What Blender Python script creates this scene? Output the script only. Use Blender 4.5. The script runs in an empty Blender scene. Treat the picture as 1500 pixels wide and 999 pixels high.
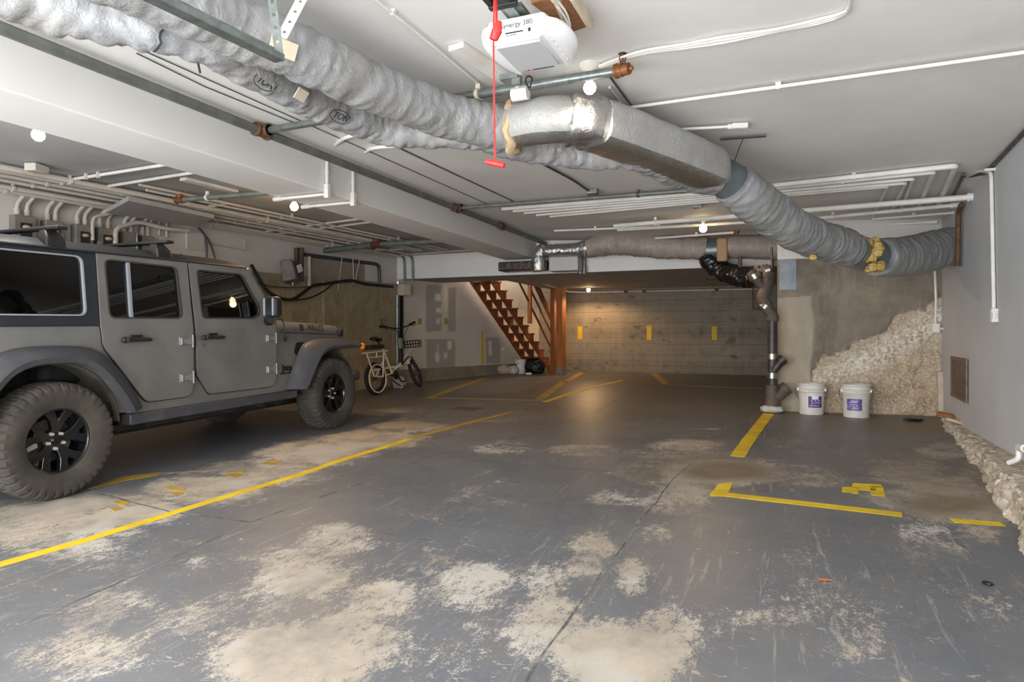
import bpy, bmesh, math, random
from mathutils import Vector, Matrix, noise
from mathutils.geometry import tessellate_polygon
random.seed(7)
C = bpy.context.scene.collection
PI = math.pi
V = Vector
# ---------------------------------------------------------------- camera model (level camera, yawed left of the garage axis)
FP, HZ, CZ = 945.0, 490.0, 1.2
FX, FY = -.37736, .92607
RX, RY = .92607, .37736
def ray(u, v):
    a = (u-750)/FP; b = (HZ-v)/FP
    return V((FX+RX*a, FY+RY*a, b))
def at(t, u, v): return V((0,0,CZ)) + ray(u,v)*t
def fl(u, v):
    d = ray(u,v); return at(CZ/(.02*d.y-d.z), u, v)
def onz(u, v, z): d = ray(u,v); return at((z-CZ)/d.z, u, v)
def ony(u, v, y): d = ray(u,v); return at(y/d.y, u, v)
def onx(u, v, x): d = ray(u,v); return at(x/d.x, u, v)
def cl(u, v, off=0.0):                       # a point hanging «off» below the right bay's ceiling
    d = ray(u,v); return at((2.71-off-CZ)/(d.z+.047*d.x), u, v)
def cll(u, v, off=0.0): return onz(u, v, 2.75-off)   # left bay ceiling
def rw(u, v, off=0.0):                       # right wall
    d = ray(u,v); return at((1.247-off)/(d.x-.07*d.y), u, v)
def lw(u, v, off=0.0):                       # left wall
    d = ray(u,v); return at((-7.984+off)/(d.x-.0947*d.y), u, v)
FZ = lambda y: .02*y
# ---------------------------------------------------------------- materials
def hexc(h):
    h = h.lstrip('#'); o = []
    for i in (0,2,4):
        x = int(h[i:i+2],16)/255
        o.append(x/12.92 if x <= .04045 else ((x+.055)/1.055)**2.4)
    return (*o, 1)
def nd(nt, typ, **kw):
    n = nt.nodes.new(typ)
    for k, v in kw.items(): setattr(n, k, v)
    return n
def newmat(name):
    m = bpy.data.materials.new(name); m.use_nodes = True
    nt = m.node_tree
    return m, nt, nt.nodes['Principled BSDF'], nt.links.new
def mixc(nt, fac, a, b, blend='MIX'):
    n = nd(nt, 'ShaderNodeMix', data_type='RGBA', blend_type=blend)
    for s, x in ((n.inputs[0], fac), (n.inputs[6], a), (n.inputs[7], b)):
        if isinstance(x, bpy.types.NodeSocket): nt.links.new(x, s)
        else: s.default_value = x
    return n.outputs[2]
def mth(nt, op, a, b=0.0, c=0.0, clamp=False):
    n = nd(nt, 'ShaderNodeMath', operation=op, use_clamp=clamp)
    for s, x in zip(n.inputs, (a, b, c)):
        if isinstance(x, bpy.types.NodeSocket): nt.links.new(x, s)
        else: s.default_value = x
    return n.outputs[0]
def nz(nt, scale, detail=4, rough=.55, vec=None, stretch=None, dist=0.0):
    tc = nd(nt, 'ShaderNodeTexCoord'); src = tc.outputs['Object'] if vec is None else vec
    if stretch:
        mp = nd(nt, 'ShaderNodeMapping'); mp.inputs['Scale'].default_value = stretch
        nt.links.new(src, mp.inputs[0]); src = mp.outputs[0]
    n = nd(nt, 'ShaderNodeTexNoise'); nt.links.new(src, n.inputs['Vector'])
    n.inputs['Scale'].default_value = scale; n.inputs['Detail'].default_value = detail
    n.inputs['Roughness'].default_value = rough; n.inputs['Distortion'].default_value = dist
    return n.outputs[0]
def ramp(nt, fac, lo, hi):
    n = nd(nt, 'ShaderNodeMapRange', clamp=True); nt.links.new(fac, n.inputs[0])
    n.inputs[1].default_value = lo; n.inputs[2].default_value = hi
    return n.outputs[0]
def bumpn(nt, h, strength, dist=.01):
    b = nd(nt, 'ShaderNodeBump'); b.inputs['Strength'].default_value = strength; b.inputs['Distance'].default_value = dist
    nt.links.new(h, b.inputs['Height']); return b.outputs[0]
def M(name, col, rough=.5, metal=0.0, col2=None, scale=5, lo=.4, hi=.65, bump=0.0, bscale=60, bdist=.004, coat=0.0, stretch=None, detail=5, spec=None):
    m, nt, p, L = newmat(name)
    c = hexc(col) if isinstance(col, str) else col
    if col2:
        f = ramp(nt, nz(nt, scale, detail, .6, stretch=stretch), lo, hi)
        L(mixc(nt, f, c, hexc(col2)), p.inputs['Base Color'])
    else: p.inputs['Base Color'].default_value = c
    p.inputs['Roughness'].default_value = rough; p.inputs['Metallic'].default_value = metal
    if coat: p.inputs['Coat Weight'].default_value = coat; p.inputs['Coat Roughness'].default_value = .12
    if spec is not None: p.inputs['Specular IOR Level'].default_value = spec
    if bump: L(bumpn(nt, nz(nt, bscale, 4, .6, stretch=stretch), bump, bdist), p.inputs['Normal'])
    return m
# ---------------------------------------------------------------- mesh builder
def crom(pts, step=.06):
    P = [V(p) for p in pts]
    if len(P) < 3:
        return P
    P = [P[0]*2-P[1]] + P + [P[-1]*2-P[-2]]
    out = []
    for i in range(1, len(P)-2):
        a, b, c, d = P[i-1:i+3]
        n = max(2, int((c-b).length/step))
        for k in range(n):
            t = k/n
            out.append(.5*((2*b)+(c-a)*t+(2*a-5*b+4*c-d)*t*t+(3*b-a-3*c+d)*t**3))
    out.append(P[-2]); return out
def fillet(pts, r=.08, n=5):
    P = [V(p) for p in pts]; out = [P[0]]
    for a, b, c in zip(P, P[1:], P[2:]):
        d1 = (a-b); d2 = (c-b); k = min(r, d1.length*.48, d2.length*.48)
        p1 = b+d1.normalized()*k; p2 = b+d2.normalized()*k
        for i in range(n+1):
            t = i/n; out.append(p1*(1-t)**2+b*2*t*(1-t)+p2*t*t)
    out.append(P[-1]); return out
class B:
    def __init__(s): s.bm = bmesh.new()
    def face(s, vs, mi=0):
        try: f = s.bm.faces.new(vs); f.material_index = mi; return f
        except ValueError: return None
    def box(s, c, sz, R=None, mi=0, taper=1.0):
        c = V(c); h = [x/2 for x in sz]; vs = []
        for z in (-1,1):
            k = taper if z > 0 else 1
            for x, y in ((-1,-1),(1,-1),(1,1),(-1,1)):
                p = V((x*h[0]*k, y*h[1]*k, z*h[2]))
                if R is not None: p = R @ p
                vs.append(s.bm.verts.new(c+p))
        for q in ((3,2,1,0),(4,5,6,7),(0,1,5,4),(1,2,6,5),(2,3,7,6),(3,0,4,7)): s.face([vs[i] for i in q], mi)
        return s
    def bar(s, a, b, w, h, up=(0,0,1), mi=0):
        a = V(a); b = V(b); y = (b-a); l = y.length; y.normalize(); up = V(up)
        x = y.cross(up).normalized(); z = x.cross(y)
        R = Matrix((x, y, z)).transposed(); return s.box((a+b)/2, (w, l, h), R, mi)
    def loft(s, rings, cap=True, closed=True, mi=0, loop=False):
        vr = [[s.bm.verts.new(p) for p in r] for r in rings]; n = len(vr[0])
        pairs = list(zip(vr, vr[1:])) + ([(vr[-1], vr[0])] if loop else [])
        for a, b in pairs:
            for i in range(n if closed else n-1):
                j = (i+1) % n; s.face((a[i], a[j], b[j], b[i]), mi)
        if cap and closed and not loop: s.face(vr[0][::-1], mi); s.face(vr[-1], mi)
        return s
    def tube(s, pts, r, n=10, cap=True, mi=0, prof=None, up=None, wob=None, loop=False):
        P = [V(p) for p in pts]; m = len(P)
        rr = r if isinstance(r, (list, tuple)) else [r]*m
        prof = prof or [(math.cos(2*PI*i/n), math.sin(2*PI*i/n)) for i in range(n)]
        T = []
        for i in range(m):
            if loop: d = P[(i+1) % m]-P[i-1]
            else: d = P[min(i+1,m-1)]-P[max(i-1,0)]
            T.append(d.normalized())
        u = V(up) if up else (V((0,0,1)) if abs(T[0].z) < .9 else V((1,0,0)))
        rings = []
        for i in range(m):
            if up: u = V(up)
            x = T[i].cross(u)
            if x.length < 1e-6: x = T[i].orthogonal()
            x.normalize(); y = x.cross(T[i]); u = y
            rg = []
            for k, (a, b) in enumerate(prof):
                q = P[i]+(x*a+y*b)*rr[i]
                if wob: q = q+(x*a+y*b).normalized()*wob(i, k, q)
                rg.append(q)
            rings.append(rg)
        return s.loft(rings, cap, mi=mi, loop=loop)
    def cyl(s, a, b, r, r2=None, n=16, mi=0): return s.tube([a, b], [r, r if r2 is None else r2], n, mi=mi)
    def lathe(s, prof, n=24, c=(0,0,0), ax=(0,0,1), mi=0, fn=None, cap=True):
        c = V(c); z = V(ax).normalized(); x = z.orthogonal().normalized(); y = z.cross(x); rings = []
        for r, h in prof:
            rings.append([c+z*h+(x*math.cos(2*PI*i/n)+y*math.sin(2*PI*i/n))*r for i in range(n)])
        return s.loft(rings, cap, mi=mi)
    def ball(s, c, r, n=14, sc=(1,1,1), mi=0):
        k = n//2; prof = []
        c = V(c); rings = []
        for j in range(1, k):
            a = -PI/2+PI*j/k
            rings.append([c+V((r*sc[0]*math.cos(a)*math.cos(2*PI*i/n), r*sc[1]*math.cos(a)*math.sin(2*PI*i/n), r*sc[2]*math.sin(a))) for i in range(n)])
        vr0 = s.bm.verts.new(c+V((0,0,-r*sc[2]))); vr1 = s.bm.verts.new(c+V((0,0,r*sc[2])))
        R = [[s.bm.verts.new(p) for p in g] for g in rings]
        for a, b in zip(R, R[1:]):
            for i in range(n): s.face((a[i], a[(i+1)%n], b[(i+1)%n], b[i]), mi)
        for i in range(n):
            s.face((vr0, R[0][(i+1)%n], R[0][i]), mi); s.face((vr1, R[-1][i], R[-1][(i+1)%n]), mi)
        return s
    def panel(s, outer, holes, fn, th, cuts=(), mi=0):
        """flat outline with holes -> solid sheet; fn(a, b, d) maps outline coords and depth to 3D"""
        t = bmesh.new(); loops = [outer]+list(holes)
        flat = [p for l in loops for p in l]
        vs = [t.verts.new((p[0], p[1], 0)) for p in flat]
        for tri in tessellate_polygon([[V((p[0], p[1], 0)) for p in l] for l in loops]):
            try: t.faces.new([vs[i] for i in tri])
            except ValueError: pass
        for axis, val in cuts:
            co = V((val,0,0)) if axis == 0 else V((0,val,0)); no = V((1,0,0)) if axis == 0 else V((0,1,0))
            bmesh.ops.bisect_plane(t, geom=t.verts[:]+t.edges[:]+t.faces[:], plane_co=co, plane_no=no, dist=1e-5)
        t.normal_update()
        fr = {v: s.bm.verts.new(fn(v.co.x, v.co.y, 0.0)) for v in t.verts}
        bk = {v: s.bm.verts.new(fn(v.co.x, v.co.y, -abs(th))) for v in t.verts}
        for f in t.faces:
            a = [fr[v] for v in f.verts]; b = [bk[v] for v in f.verts]
            s.face(a, mi); s.face(b[::-1], mi)
        for e in t.edges:
            if len(e.link_faces) == 1:
                a, b = e.verts; s.face((fr[a], fr[b], bk[b], bk[a]), mi)
        t.free(); return s
    def build(s, name, mats, parent=None, ang=38, bevel=0.0, bseg=2, sub=0, local=True, origin=None, attr=None):
        bm = s.bm; bmesh.ops.recalc_face_normals(bm, faces=bm.faces)
        me = bpy.data.meshes.new(name)
        off = V((0,0,0))
        if parent is not None and not local: off = parent.location.copy()
        if parent is None:
            if origin is None:
                xs = [v.co for v in bm.verts]
                lo = V([min(p[i] for p in xs) for i in range(3)]); hi = V([max(p[i] for p in xs) for i in range(3)])
                origin = V(((lo.x+hi.x)/2, (lo.y+hi.y)/2, lo.z))
            off = V(origin)
        if off.length: bmesh.ops.translate(bm, verts=bm.verts, vec=-off)
        bm.to_mesh(me); bm.free()
        for m in (mats if isinstance(mats, (list, tuple)) else [mats]): me.materials.append(m)
        o = bpy.data.objects.new(name, me); C.objects.link(o)
        if ang:
            me.polygons.foreach_set('use_smooth', [True]*len(me.polygons)); me.set_sharp_from_angle(angle=math.radians(ang))
        if parent is not None: o.parent = parent
        else: o.location = off
        if bevel:
            b = o.modifiers.new('bevel', 'BEVEL'); b.width = bevel; b.segments = bseg; b.limit_method = 'ANGLE'; b.angle_limit = .6
        if sub:
            q = o.modifiers.new('sub', 'SUBSURF'); q.levels = sub; q.render_levels = sub
        return o
def tag(o, label, cat, group=None):
    o['label'] = label; o['category'] = cat
    if group: o['group'] = group
    return o
def thing(name, label, cat, loc=(0,0,0), group=None, rot=(0,0,0)):
    o = bpy.data.objects.new(name, None); C.objects.link(o); o.location = loc; o.rotation_euler = rot
    o.empty_display_size = .1
    return tag(o, label, cat, group)
def struct(o): o['kind'] = 'structure'; return o
def text(name, s, size, mat, parent, Mx, ext=.001, shear=0.0, al='CENTER'):
    cu = bpy.data.curves.new(name, 'FONT'); cu.body = s; cu.size = size; cu.extrude = ext; cu.shear = shear
    cu.align_x = al; cu.align_y = 'CENTER'
    t = bpy.data.objects.new(name+'_tmp', cu); C.objects.link(t)
    me = bpy.data.meshes.new_from_object(t.evaluated_get(bpy.context.evaluated_depsgraph_get()))
    bpy.data.objects.remove(t); me.transform(Mx)
    me.materials.clear(); me.materials.append(mat); me.name = name
    o = bpy.data.objects.new(name, me); C.objects.link(o); o.parent = parent
    return o
def frame(o, x, y):
    x = V(x).normalized(); y = V(y); z = x.cross(y).normalized(); y = z.cross(x)
    m = Matrix((x, y, z)).transposed().to_4x4(); m.translation = V(o); return m
# ================================================================ ROOM
import numpy as np
def blob_attr(X, Y, blobs):
    """density of wear, stains and painted tone on the floor from world-space ellipses"""
    A = np.zeros_like(X)
    for u, v, ru, rv, s in blobs:
        c = fl(u, v); e1 = fl(u+ru, v); e2 = fl(u, v+rv)
        a = np.array([e1.x-c.x, e1.y-c.y]); b = np.array([e2.x-c.x, e2.y-c.y])
        D = np.linalg.inv(np.array([[a[0], b[0]], [a[1], b[1]]]))
        p = D[0,0]*(X-c.x)+D[0,1]*(Y-c.y); q = D[1,0]*(X-c.x)+D[1,1]*(Y-c.y)
        d = np.sqrt(p*p+q*q)
        A = np.maximum(A, s*np.clip(1.7-d, 0, 1)/1.0)
    return A
WEAR = [(30,765,90,38,.95),(120,752,80,34,1),(200,745,60,24,1),(80,800,90,22,.7),(150,775,60,14,.8),(300,715,90,24,.95),(390,690,90,22,.9),(460,662,90,20,.95),(540,642,80,16,1),(600,625,60,10,.9),
 (430,735,0.1,0.1,0),(440,840,70,45,.85),(500,790,60,30,.7),(330,900,110,50,.62),(420,960,120,60,1),(520,930,80,50,.95),(560,880,60,40,.7),(120,960,120,40,.6),(200,890,80,30,.45),(370,800,50,16,.5),
 (690,850,60,40,.72),(640,840,60,40,.6),(800,850,40,40,.75),(870,800,40,26,.85),(850,830,40,20,.8),(810,905,50,45,.85),(770,930,30,50,.7),(910,960,90,65,1.05),(860,960,60,60,.9),(970,930,60,60,.8),(925,845,22,36,.85),(960,790,30,30,.5),
 (900,730,50,14,.6),(740,655,50,12,.6),(860,660,70,12,.62),(1010,652,60,10,.85),(950,690,60,24,.55),(1000,725,50,20,.85),(980,735,50,22,.8),(1050,690,90,24,1),(1100,690,60,20,.9),(1000,665,90,10,.6),
 (1200,700,60,16,.6),(1160,692,60,14,.6),(1330,690,70,26,.8),(1390,725,80,40,.95),(1310,730,60,18,.8),(1390,660,50,18,.7),(1370,790,70,36,.6),(1440,760,40,40,.7),(1410,830,60,25,.4),(1440,680,40,60,.8),
 (1180,830,60,40,.45),(1130,905,70,16,.62),(1260,920,50,70,.55),(1200,870,60,60,.42),(1440,890,60,30,.5),(1420,940,40,30,.4),(1300,640,120,14,.35),(1010,655,30,6,.9),(760,610,60,7,.5),(600,600,60,6,.6),(700,590,80,5,.5),(880,620,60,8,.45),(1140,650,50,9,.5),
 (560,760,60,14,.35),(700,720,200,20,.36),(600,840,160,50,.42),(1000,870,200,90,.35),(300,830,200,60,.42),(1300,860,200,80,.38),(700,950,200,60,.46),(1100,650,220,25,.36)]
STAIN_LAMPLIGHT = [(800,566,420,26,.42),(700,600,260,30,.30),(1000,580,200,25,.36),(1060,690,65,14,.9),(1030,690,110,24,.4),(1385,738,60,14,.8),(1330,690,120,40,.4),(1340,625,90,9,.75),(1290,612,120,8,.5),(1440,700,60,50,.35),(1140,606,60,8,.5)]  # the wide far ellipses paint warm bulb light as brown among the stains
xs = np.arange(-9.2, 2.7, .05); ys = np.arange(-1.6, 16.2, .06)
X, Y = np.meshgrid(xs, ys)
WEAR = [(u, v, a, b, w_*1.17 if .3 < w_ < .75 else w_) for u, v, a, b, w_ in WEAR]
wear = blob_attr(X.ravel(), Y.ravel(), WEAR); stain_lamplight = blob_attr(X.ravel(), Y.ravel(), STAIN_LAMPLIGHT)
nx, ny = len(xs), len(ys)
co = np.stack([X.ravel(), Y.ravel(), .02*Y.ravel()], 1)
idx = np.arange(nx*ny).reshape(ny, nx)
q = np.stack([idx[:-1,:-1], idx[:-1,1:], idx[1:,1:], idx[1:,:-1]], -1).reshape(-1, 4)
verts = co.tolist(); faces = q.tolist(); fmi = [0]*len(faces)
# cracks and saw joints of the slab, narrow grooves of a second material
def strip(pts, w):
    P = []
    for a, b in zip(pts, pts[1:]):
        n = max(2, int((V(b)-V(a)).length/.15))
        for k in range(n): P.append(V(a).lerp(V(b), k/n))
    P.append(V(pts[-1])); base = len(verts)
    for i, p in enumerate(P):
        d = (P[min(i+1,len(P)-1)]-P[max(i-1,0)]).normalized(); s = V((-d.y, d.x, 0))
        j = (noise.noise(p*3.1))*.02; ww = w*(.55+.9*abs(noise.noise(p*7.7+V((3,1,0)))))
        for k in (-1, 1):
            r = p+s*(j+k*ww/2); verts.append([r.x, r.y, .02*r.y+.0008])
    for i in range(len(P)-1): faces.append([base+2*i, base+2*i+1, base+2*i+3, base+2*i+2]); fmi.append(1)
for pts, w in (([(-20,935),(170,855),(368,764),(500,718),(632,668),(760,640),(880,600),(905,585)], .012),
               ([(760,1010),(808,940),(894,822),(985,704),(1010,680)], .013), ([(140,722),(252,750),(368,764)], .02),
               ([(632,668),(760,680),(900,692),(1040,704)], .007), ([(500,770),(640,795),(745,820)], .005), ([(1170,690),(1250,695),(1420,715)], .008), ([(640,612),(760,608),(800,607)], .01), ([(1500,870),(1430,820),(1395,790)], .004)):
    strip([fl(*p) for p in pts], w)
me = bpy.data.meshes.new('floor'); me.from_pydata(verts, [], faces)
me.polygons.foreach_set('material_index', fmi)
pad = len(verts)-nx*ny
for nme, arr in (('wear', wear), ('stain_lamplight', stain_lamplight)):
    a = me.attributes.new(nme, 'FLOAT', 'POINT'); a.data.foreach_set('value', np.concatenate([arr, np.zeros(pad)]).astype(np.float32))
def floor_mat():
    m, nt, p, L = newmat('worn_painted_concrete')
    w = nd(nt, 'ShaderNodeAttribute', attribute_name='wear').outputs['Fac']; st = nd(nt, 'ShaderNodeAttribute', attribute_name='stain_lamplight').outputs['Fac']
    n1 = nz(nt, 2.6, 9, .72, dist=.3); n2 = nz(nt, 30, 8, .78, stretch=(1,.5,1)); n3 = nz(nt, 1.1, 4, .5); n4 = nz(nt, 110, 3, .7)
    k = mth(nt, 'ADD', mth(nt, 'ADD', mth(nt, 'MULTIPLY', n1, .36), mth(nt, 'MULTIPLY', n2, .40)), mth(nt, 'MULTIPLY', n4, .24))
    k = mth(nt, 'ADD', mth(nt, 'MULTIPLY', mth(nt, 'SUBTRACT', k, .5), 2.6), .5)
    pat = mth(nt, 'MULTIPLY', ramp(nt, nz(nt, .9, 5, .6, dist=.5), .48, .66), .56)
    t = mth(nt, 'ADD', mth(nt, 'MULTIPLY', mth(nt, 'MAXIMUM', w, mth(nt, 'ADD', pat, mth(nt, 'MULTIPLY', w, .4))), .44), mth(nt, 'MULTIPLY', k, .66))
    fac = ramp(nt, t, .60, .71)
    paint = mixc(nt, ramp(nt, n3, .3, .7), hexc('#5a5d62'), hexc('#696c72'))
    paint = mixc(nt, ramp(nt, nz(nt, 6, 6, .7), .45, .7), paint, hexc('#6c6b69'))
    bare = mixc(nt, ramp(nt, nz(nt, 3.2, 7, .65), .35, .65), hexc('#b3a796'), hexc('#91887d'))
    bare = mixc(nt, ramp(nt, nz(nt, 1.3, 3, .5), .5, .6), bare, hexc('#b5afa5'))
    dust = mth(nt, 'MULTIPLY', ramp(nt, nz(nt, .55, 5, .65, dist=.8), .42, .66), .22); paint = mixc(nt, dust, paint, hexc('#8f8980'))
    strk = ramp(nt, nz(nt, 9, 6, .75, stretch=(2.6,.22,1), dist=.5), .585, .66); paint = mixc(nt, mth(nt, 'MULTIPLY', strk, .50), paint, hexc('#a59f95'))
    chip = ramp(nt, nz(nt, 21, 4, .7, stretch=(.7,1.2,1), dist=1.5), .635, .665); fac = mth(nt, 'MAXIMUM', fac, mth(nt, 'MULTIPLY', chip, .8))
    c = mixc(nt, fac, paint, bare)
    c = mixc(nt, ramp(nt, mth(nt, 'ADD', mth(nt, 'MULTIPLY', st, .75), mth(nt, 'MULTIPLY', n1, .4)), .25, 1.0), c, hexc('#6a5a42'))  # brown of the stains and of the bulb light painted on the far floor
    spk = ramp(nt, nz(nt, 34, 3, .75), .71, .74); c = mixc(nt, mth(nt, 'MULTIPLY', spk, .75), c, hexc('#cfccc4'))
    L(c, p.inputs['Base Color'])
    L(mth(nt, 'ADD', mth(nt, 'MULTIPLY', fac, .3), .42), p.inputs['Roughness'])
    p.inputs['Specular IOR Level'].default_value = .4
    L(bumpn(nt, t, .25, .004), p.inputs['Normal'])
    return m
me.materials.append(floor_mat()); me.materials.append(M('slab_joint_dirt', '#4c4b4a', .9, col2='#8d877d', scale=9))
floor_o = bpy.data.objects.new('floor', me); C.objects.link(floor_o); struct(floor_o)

def plaster(name, a, b, scale=1.3, bump=.12, rough=.75):
    m, nt, p, L = newmat(name)
    n = nz(nt, scale, 6, .6); c = mixc(nt, ramp(nt, n, .35, .7), hexc(a), hexc(b))
    L(c, p.inputs['Base Color']); p.inputs['Roughness'].default_value = rough
    L(bumpn(nt, nz(nt, 3, 8, .6), bump, .02), p.inputs['Normal']); return m
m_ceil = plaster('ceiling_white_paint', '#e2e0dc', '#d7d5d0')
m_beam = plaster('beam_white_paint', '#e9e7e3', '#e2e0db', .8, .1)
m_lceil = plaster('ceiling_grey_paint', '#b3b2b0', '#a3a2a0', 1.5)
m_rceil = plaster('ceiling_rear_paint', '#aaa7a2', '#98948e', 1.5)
m_rwall = plaster('right_wall_grey_paint', '#c6c7c9', '#babbbd', .9, .06, .6)
m_lwall = plaster('left_wall_cream_paint', '#d5cfc6', '#c5beb3', 1.2, .12)
def concrete(name, cols, plank=0.0, ax='xz', scale=1.0, streak=True):
    m, nt, p, L = newmat(name)
    c = mixc(nt, ramp(nt, nz(nt, 1.6*scale, 8, .65), .33, .68), hexc(cols[0]), hexc(cols[1]))
    c = mixc(nt, mth(nt, 'MULTIPLY', ramp(nt, nz(nt, 5*scale, 6, .7), .52, .68), .7), c, hexc(cols[2]))
    h = nz(nt, 30, 6, .65, stretch=(.35,.35,1.6) if plank else None)
    if streak:
        c = mixc(nt, mth(nt, 'MULTIPLY', ramp(nt, nz(nt, 4, 5, .7, stretch=(1.6,1.6,.14)), .52, .75), .55), c, hexc(cols[3]))
    if plank:
        tc = nd(nt, 'ShaderNodeTexCoord'); sp = nd(nt, 'ShaderNodeSeparateXYZ'); L(tc.outputs['Object'], sp.inputs[0])
        z = mth(nt, 'ADD', mth(nt, 'DIVIDE', sp.outputs[2], plank), mth(nt, 'MULTIPLY', nz(nt, .8, 2), .12))
        fr = mth(nt, 'FRACT', z); ln = mth(nt, 'LESS_THAN', mth(nt, 'ABSOLUTE', mth(nt, 'SUBTRACT', fr, .5)), .018)
        fz = mth(nt, 'FLOOR', z)
        wn = nd(nt, 'ShaderNodeTexWhiteNoise', noise_dimensions='1D'); L(fz, wn.inputs['W'])
        c = mixc(nt, mth(nt, 'MULTIPLY', wn.outputs[0], .35), c, hexc(cols[3]))
        kn = ramp(nt, nz(nt, 3.1, 2, .4, stretch=(1,1,1.9)), .67, .72); c = mixc(nt, mth(nt, 'MULTIPLY', kn, .6), c, hexc('#4b463c'))
        c = mixc(nt, mth(nt, 'MULTIPLY', ln, .75), c, hexc('#5c564a')); h = mth(nt, 'SUBTRACT', h, mth(nt, 'MULTIPLY', ln, .8))
    L(c, p.inputs['Base Color']); p.inputs['Roughness'].default_value = .85
    L(bumpn(nt, h, .5, .012), p.inputs['Normal']); return m
m_far = concrete('board_formed_concrete', ('#8f8675','#786f60','#5f574b','#a2988a'), .255)
m_lconc = concrete('stained_left_concrete', ('#a89a7c','#8b7e68','#6a6256','#bcae90'))
m_curb = concrete('curb_concrete', ('#8d8472','#7a705f','#5d5548','#a79c86'))

def quadslab(name, pts, th, mat):
    """slab from four corners in order, thickened along -normal"""
    P = [V(p) for p in pts]; n = (P[1]-P[0]).cross(P[2]-P[0]).normalized()
    b = B(); b.loft([[p for p in P], [p-n*th for p in P]]); return struct(b.build(name, mat, ang=0))
YB, YK = -1.5, 11.0                     # doorway behind the camera; bulkhead
wxr = lambda y: 1.9+.07*(y-9.33)
cz = lambda x: 2.71-.047*x
wxl = lambda y: -7.984+.0947*y
# ceilings, looking up
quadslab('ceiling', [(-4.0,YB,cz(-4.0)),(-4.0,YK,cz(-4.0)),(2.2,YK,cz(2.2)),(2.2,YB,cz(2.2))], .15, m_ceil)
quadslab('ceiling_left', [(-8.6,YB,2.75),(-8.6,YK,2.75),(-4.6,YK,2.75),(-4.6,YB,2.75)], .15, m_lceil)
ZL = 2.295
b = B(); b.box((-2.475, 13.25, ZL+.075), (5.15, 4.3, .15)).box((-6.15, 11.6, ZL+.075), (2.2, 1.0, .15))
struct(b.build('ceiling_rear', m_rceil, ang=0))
b = B(); b.box(((-7.3-.05)/2, 11.08, 2.6), (7.3, .16, .61)); struct(b.build('wall_bulkhead', m_beam, ang=0, bevel=.01))
b = B(); b.box((-4.3, (YB+YK)/2, 2.735), (.6, YK-YB, .33)); struct(b.build('beam_main', m_beam, ang=0, bevel=.012))
# right wall, its base lifted on a rubble footing
zb = lambda y: .21+.023*(9.33-y)
b = B(); y0, y1 = YB, 9.36
b.loft([[(wxr(y0),y0,zb(y0)),(wxr(y1),y1,zb(y1)),(wxr(y1),y1,2.75),(wxr(y0),y0,2.85)], [(wxr(y0)+.2,y0,zb(y0)),(wxr(y1)+.2,y1,zb(y1)),(wxr(y1)+.2,y1,2.75),(wxr(y0)+.2,y0,2.85)]])
struct(b.build('wall_right', m_rwall, ang=0))
def rubble_mat(name):
    m, nt, p, L = newmat(name)
    c = mixc(nt, ramp(nt, nz(nt, 7, 6, .7), .4, .62), hexc('#c4b8a6'), hexc('#a2937f'))
    c = mixc(nt, ramp(nt, nz(nt, 16, 4, .7), .55, .63), c, hexc('#e0d9cc'))
    c = mixc(nt, ramp(nt, nz(nt, 24, 4, .7), .60, .68), c, hexc('#4a4038'))
    L(c, p.inputs['Base Color']); p.inputs['Roughness'].default_value = .95
    L(bumpn(nt, nz(nt, 34, 6, .7), .7, .02), p.inputs['Normal']); return m
m_rub = rubble_mat('crumbling_aggregate')
b = B(); rings = []
yy = np.arange(YB, 9.30, .022)
for y in yy:
    pr = .01+.042*(9.3-y) if y > 6 else .15+.075*(6-y)
    pr = min(pr, .36); zt = zb(y)+.01; z0 = .02*y-.03; rg = []
    for k in range(31):
        s = k/30
        if s < .45: a = s/.45; p = V((wxr(y)+.03-(pr+.03)*a, y, zt-.02*a))
        else: a = (s-.45)/.55; p = V((wxr(y)-pr-.05*a, y, zt-.02-(zt-.02-z0)*a))
        n = noise.fractal(p*4, 1.0, 2.0, 4)*.045+(.5-noise.voronoi(p*14)[0][0])*.05
        amp = min(1, s*3.5)*min(1, (9.4-y)*.8+.25)
        rg.append(p+V((-n*amp, noise.noise(p*13)*.02, n*amp*.4)))
    rings.append(rg)
b.loft(rings, cap=False, closed=False); struct(b.build('baseboard_right', m_rub, ang=30))
# block of old concrete that closes the right bay: column, plain wall, rubble corner
def gridwall(name, p0, du, dv, nu, nv, mat, attrs, disp=None):
    p0 = V(p0); du = V(du); dv = V(dv); vs = []; A = {k: [] for k in attrs}
    nrm = du.cross(dv).normalized()
    for j in range(nv+1):
        for i in range(nu+1):
            a = i/nu; c = j/nv; p = p0+du*a+dv*c
            for k, f in attrs.items(): A[k].append(f(p, a, c))
            if disp: p = p+nrm*disp(p, a, c)
            vs.append(p)
    fs = [(j*(nu+1)+i, j*(nu+1)+i+1, (j+1)*(nu+1)+i+1, (j+1)*(nu+1)+i) for j in range(nv) for i in range(nu)]
    me = bpy.data.meshes.new(name); me.from_pydata(vs, [], fs)
    me.polygons.foreach_set('use_smooth', [True]*len(fs))
    for k, v in A.items(): at_ = me.attributes.new(k, 'FLOAT', 'POINT'); at_.data.foreach_set('value', v)
    me.materials.append(mat); o = bpy.data.objects.new(name, me); C.objects.link(o); return struct(o)
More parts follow.
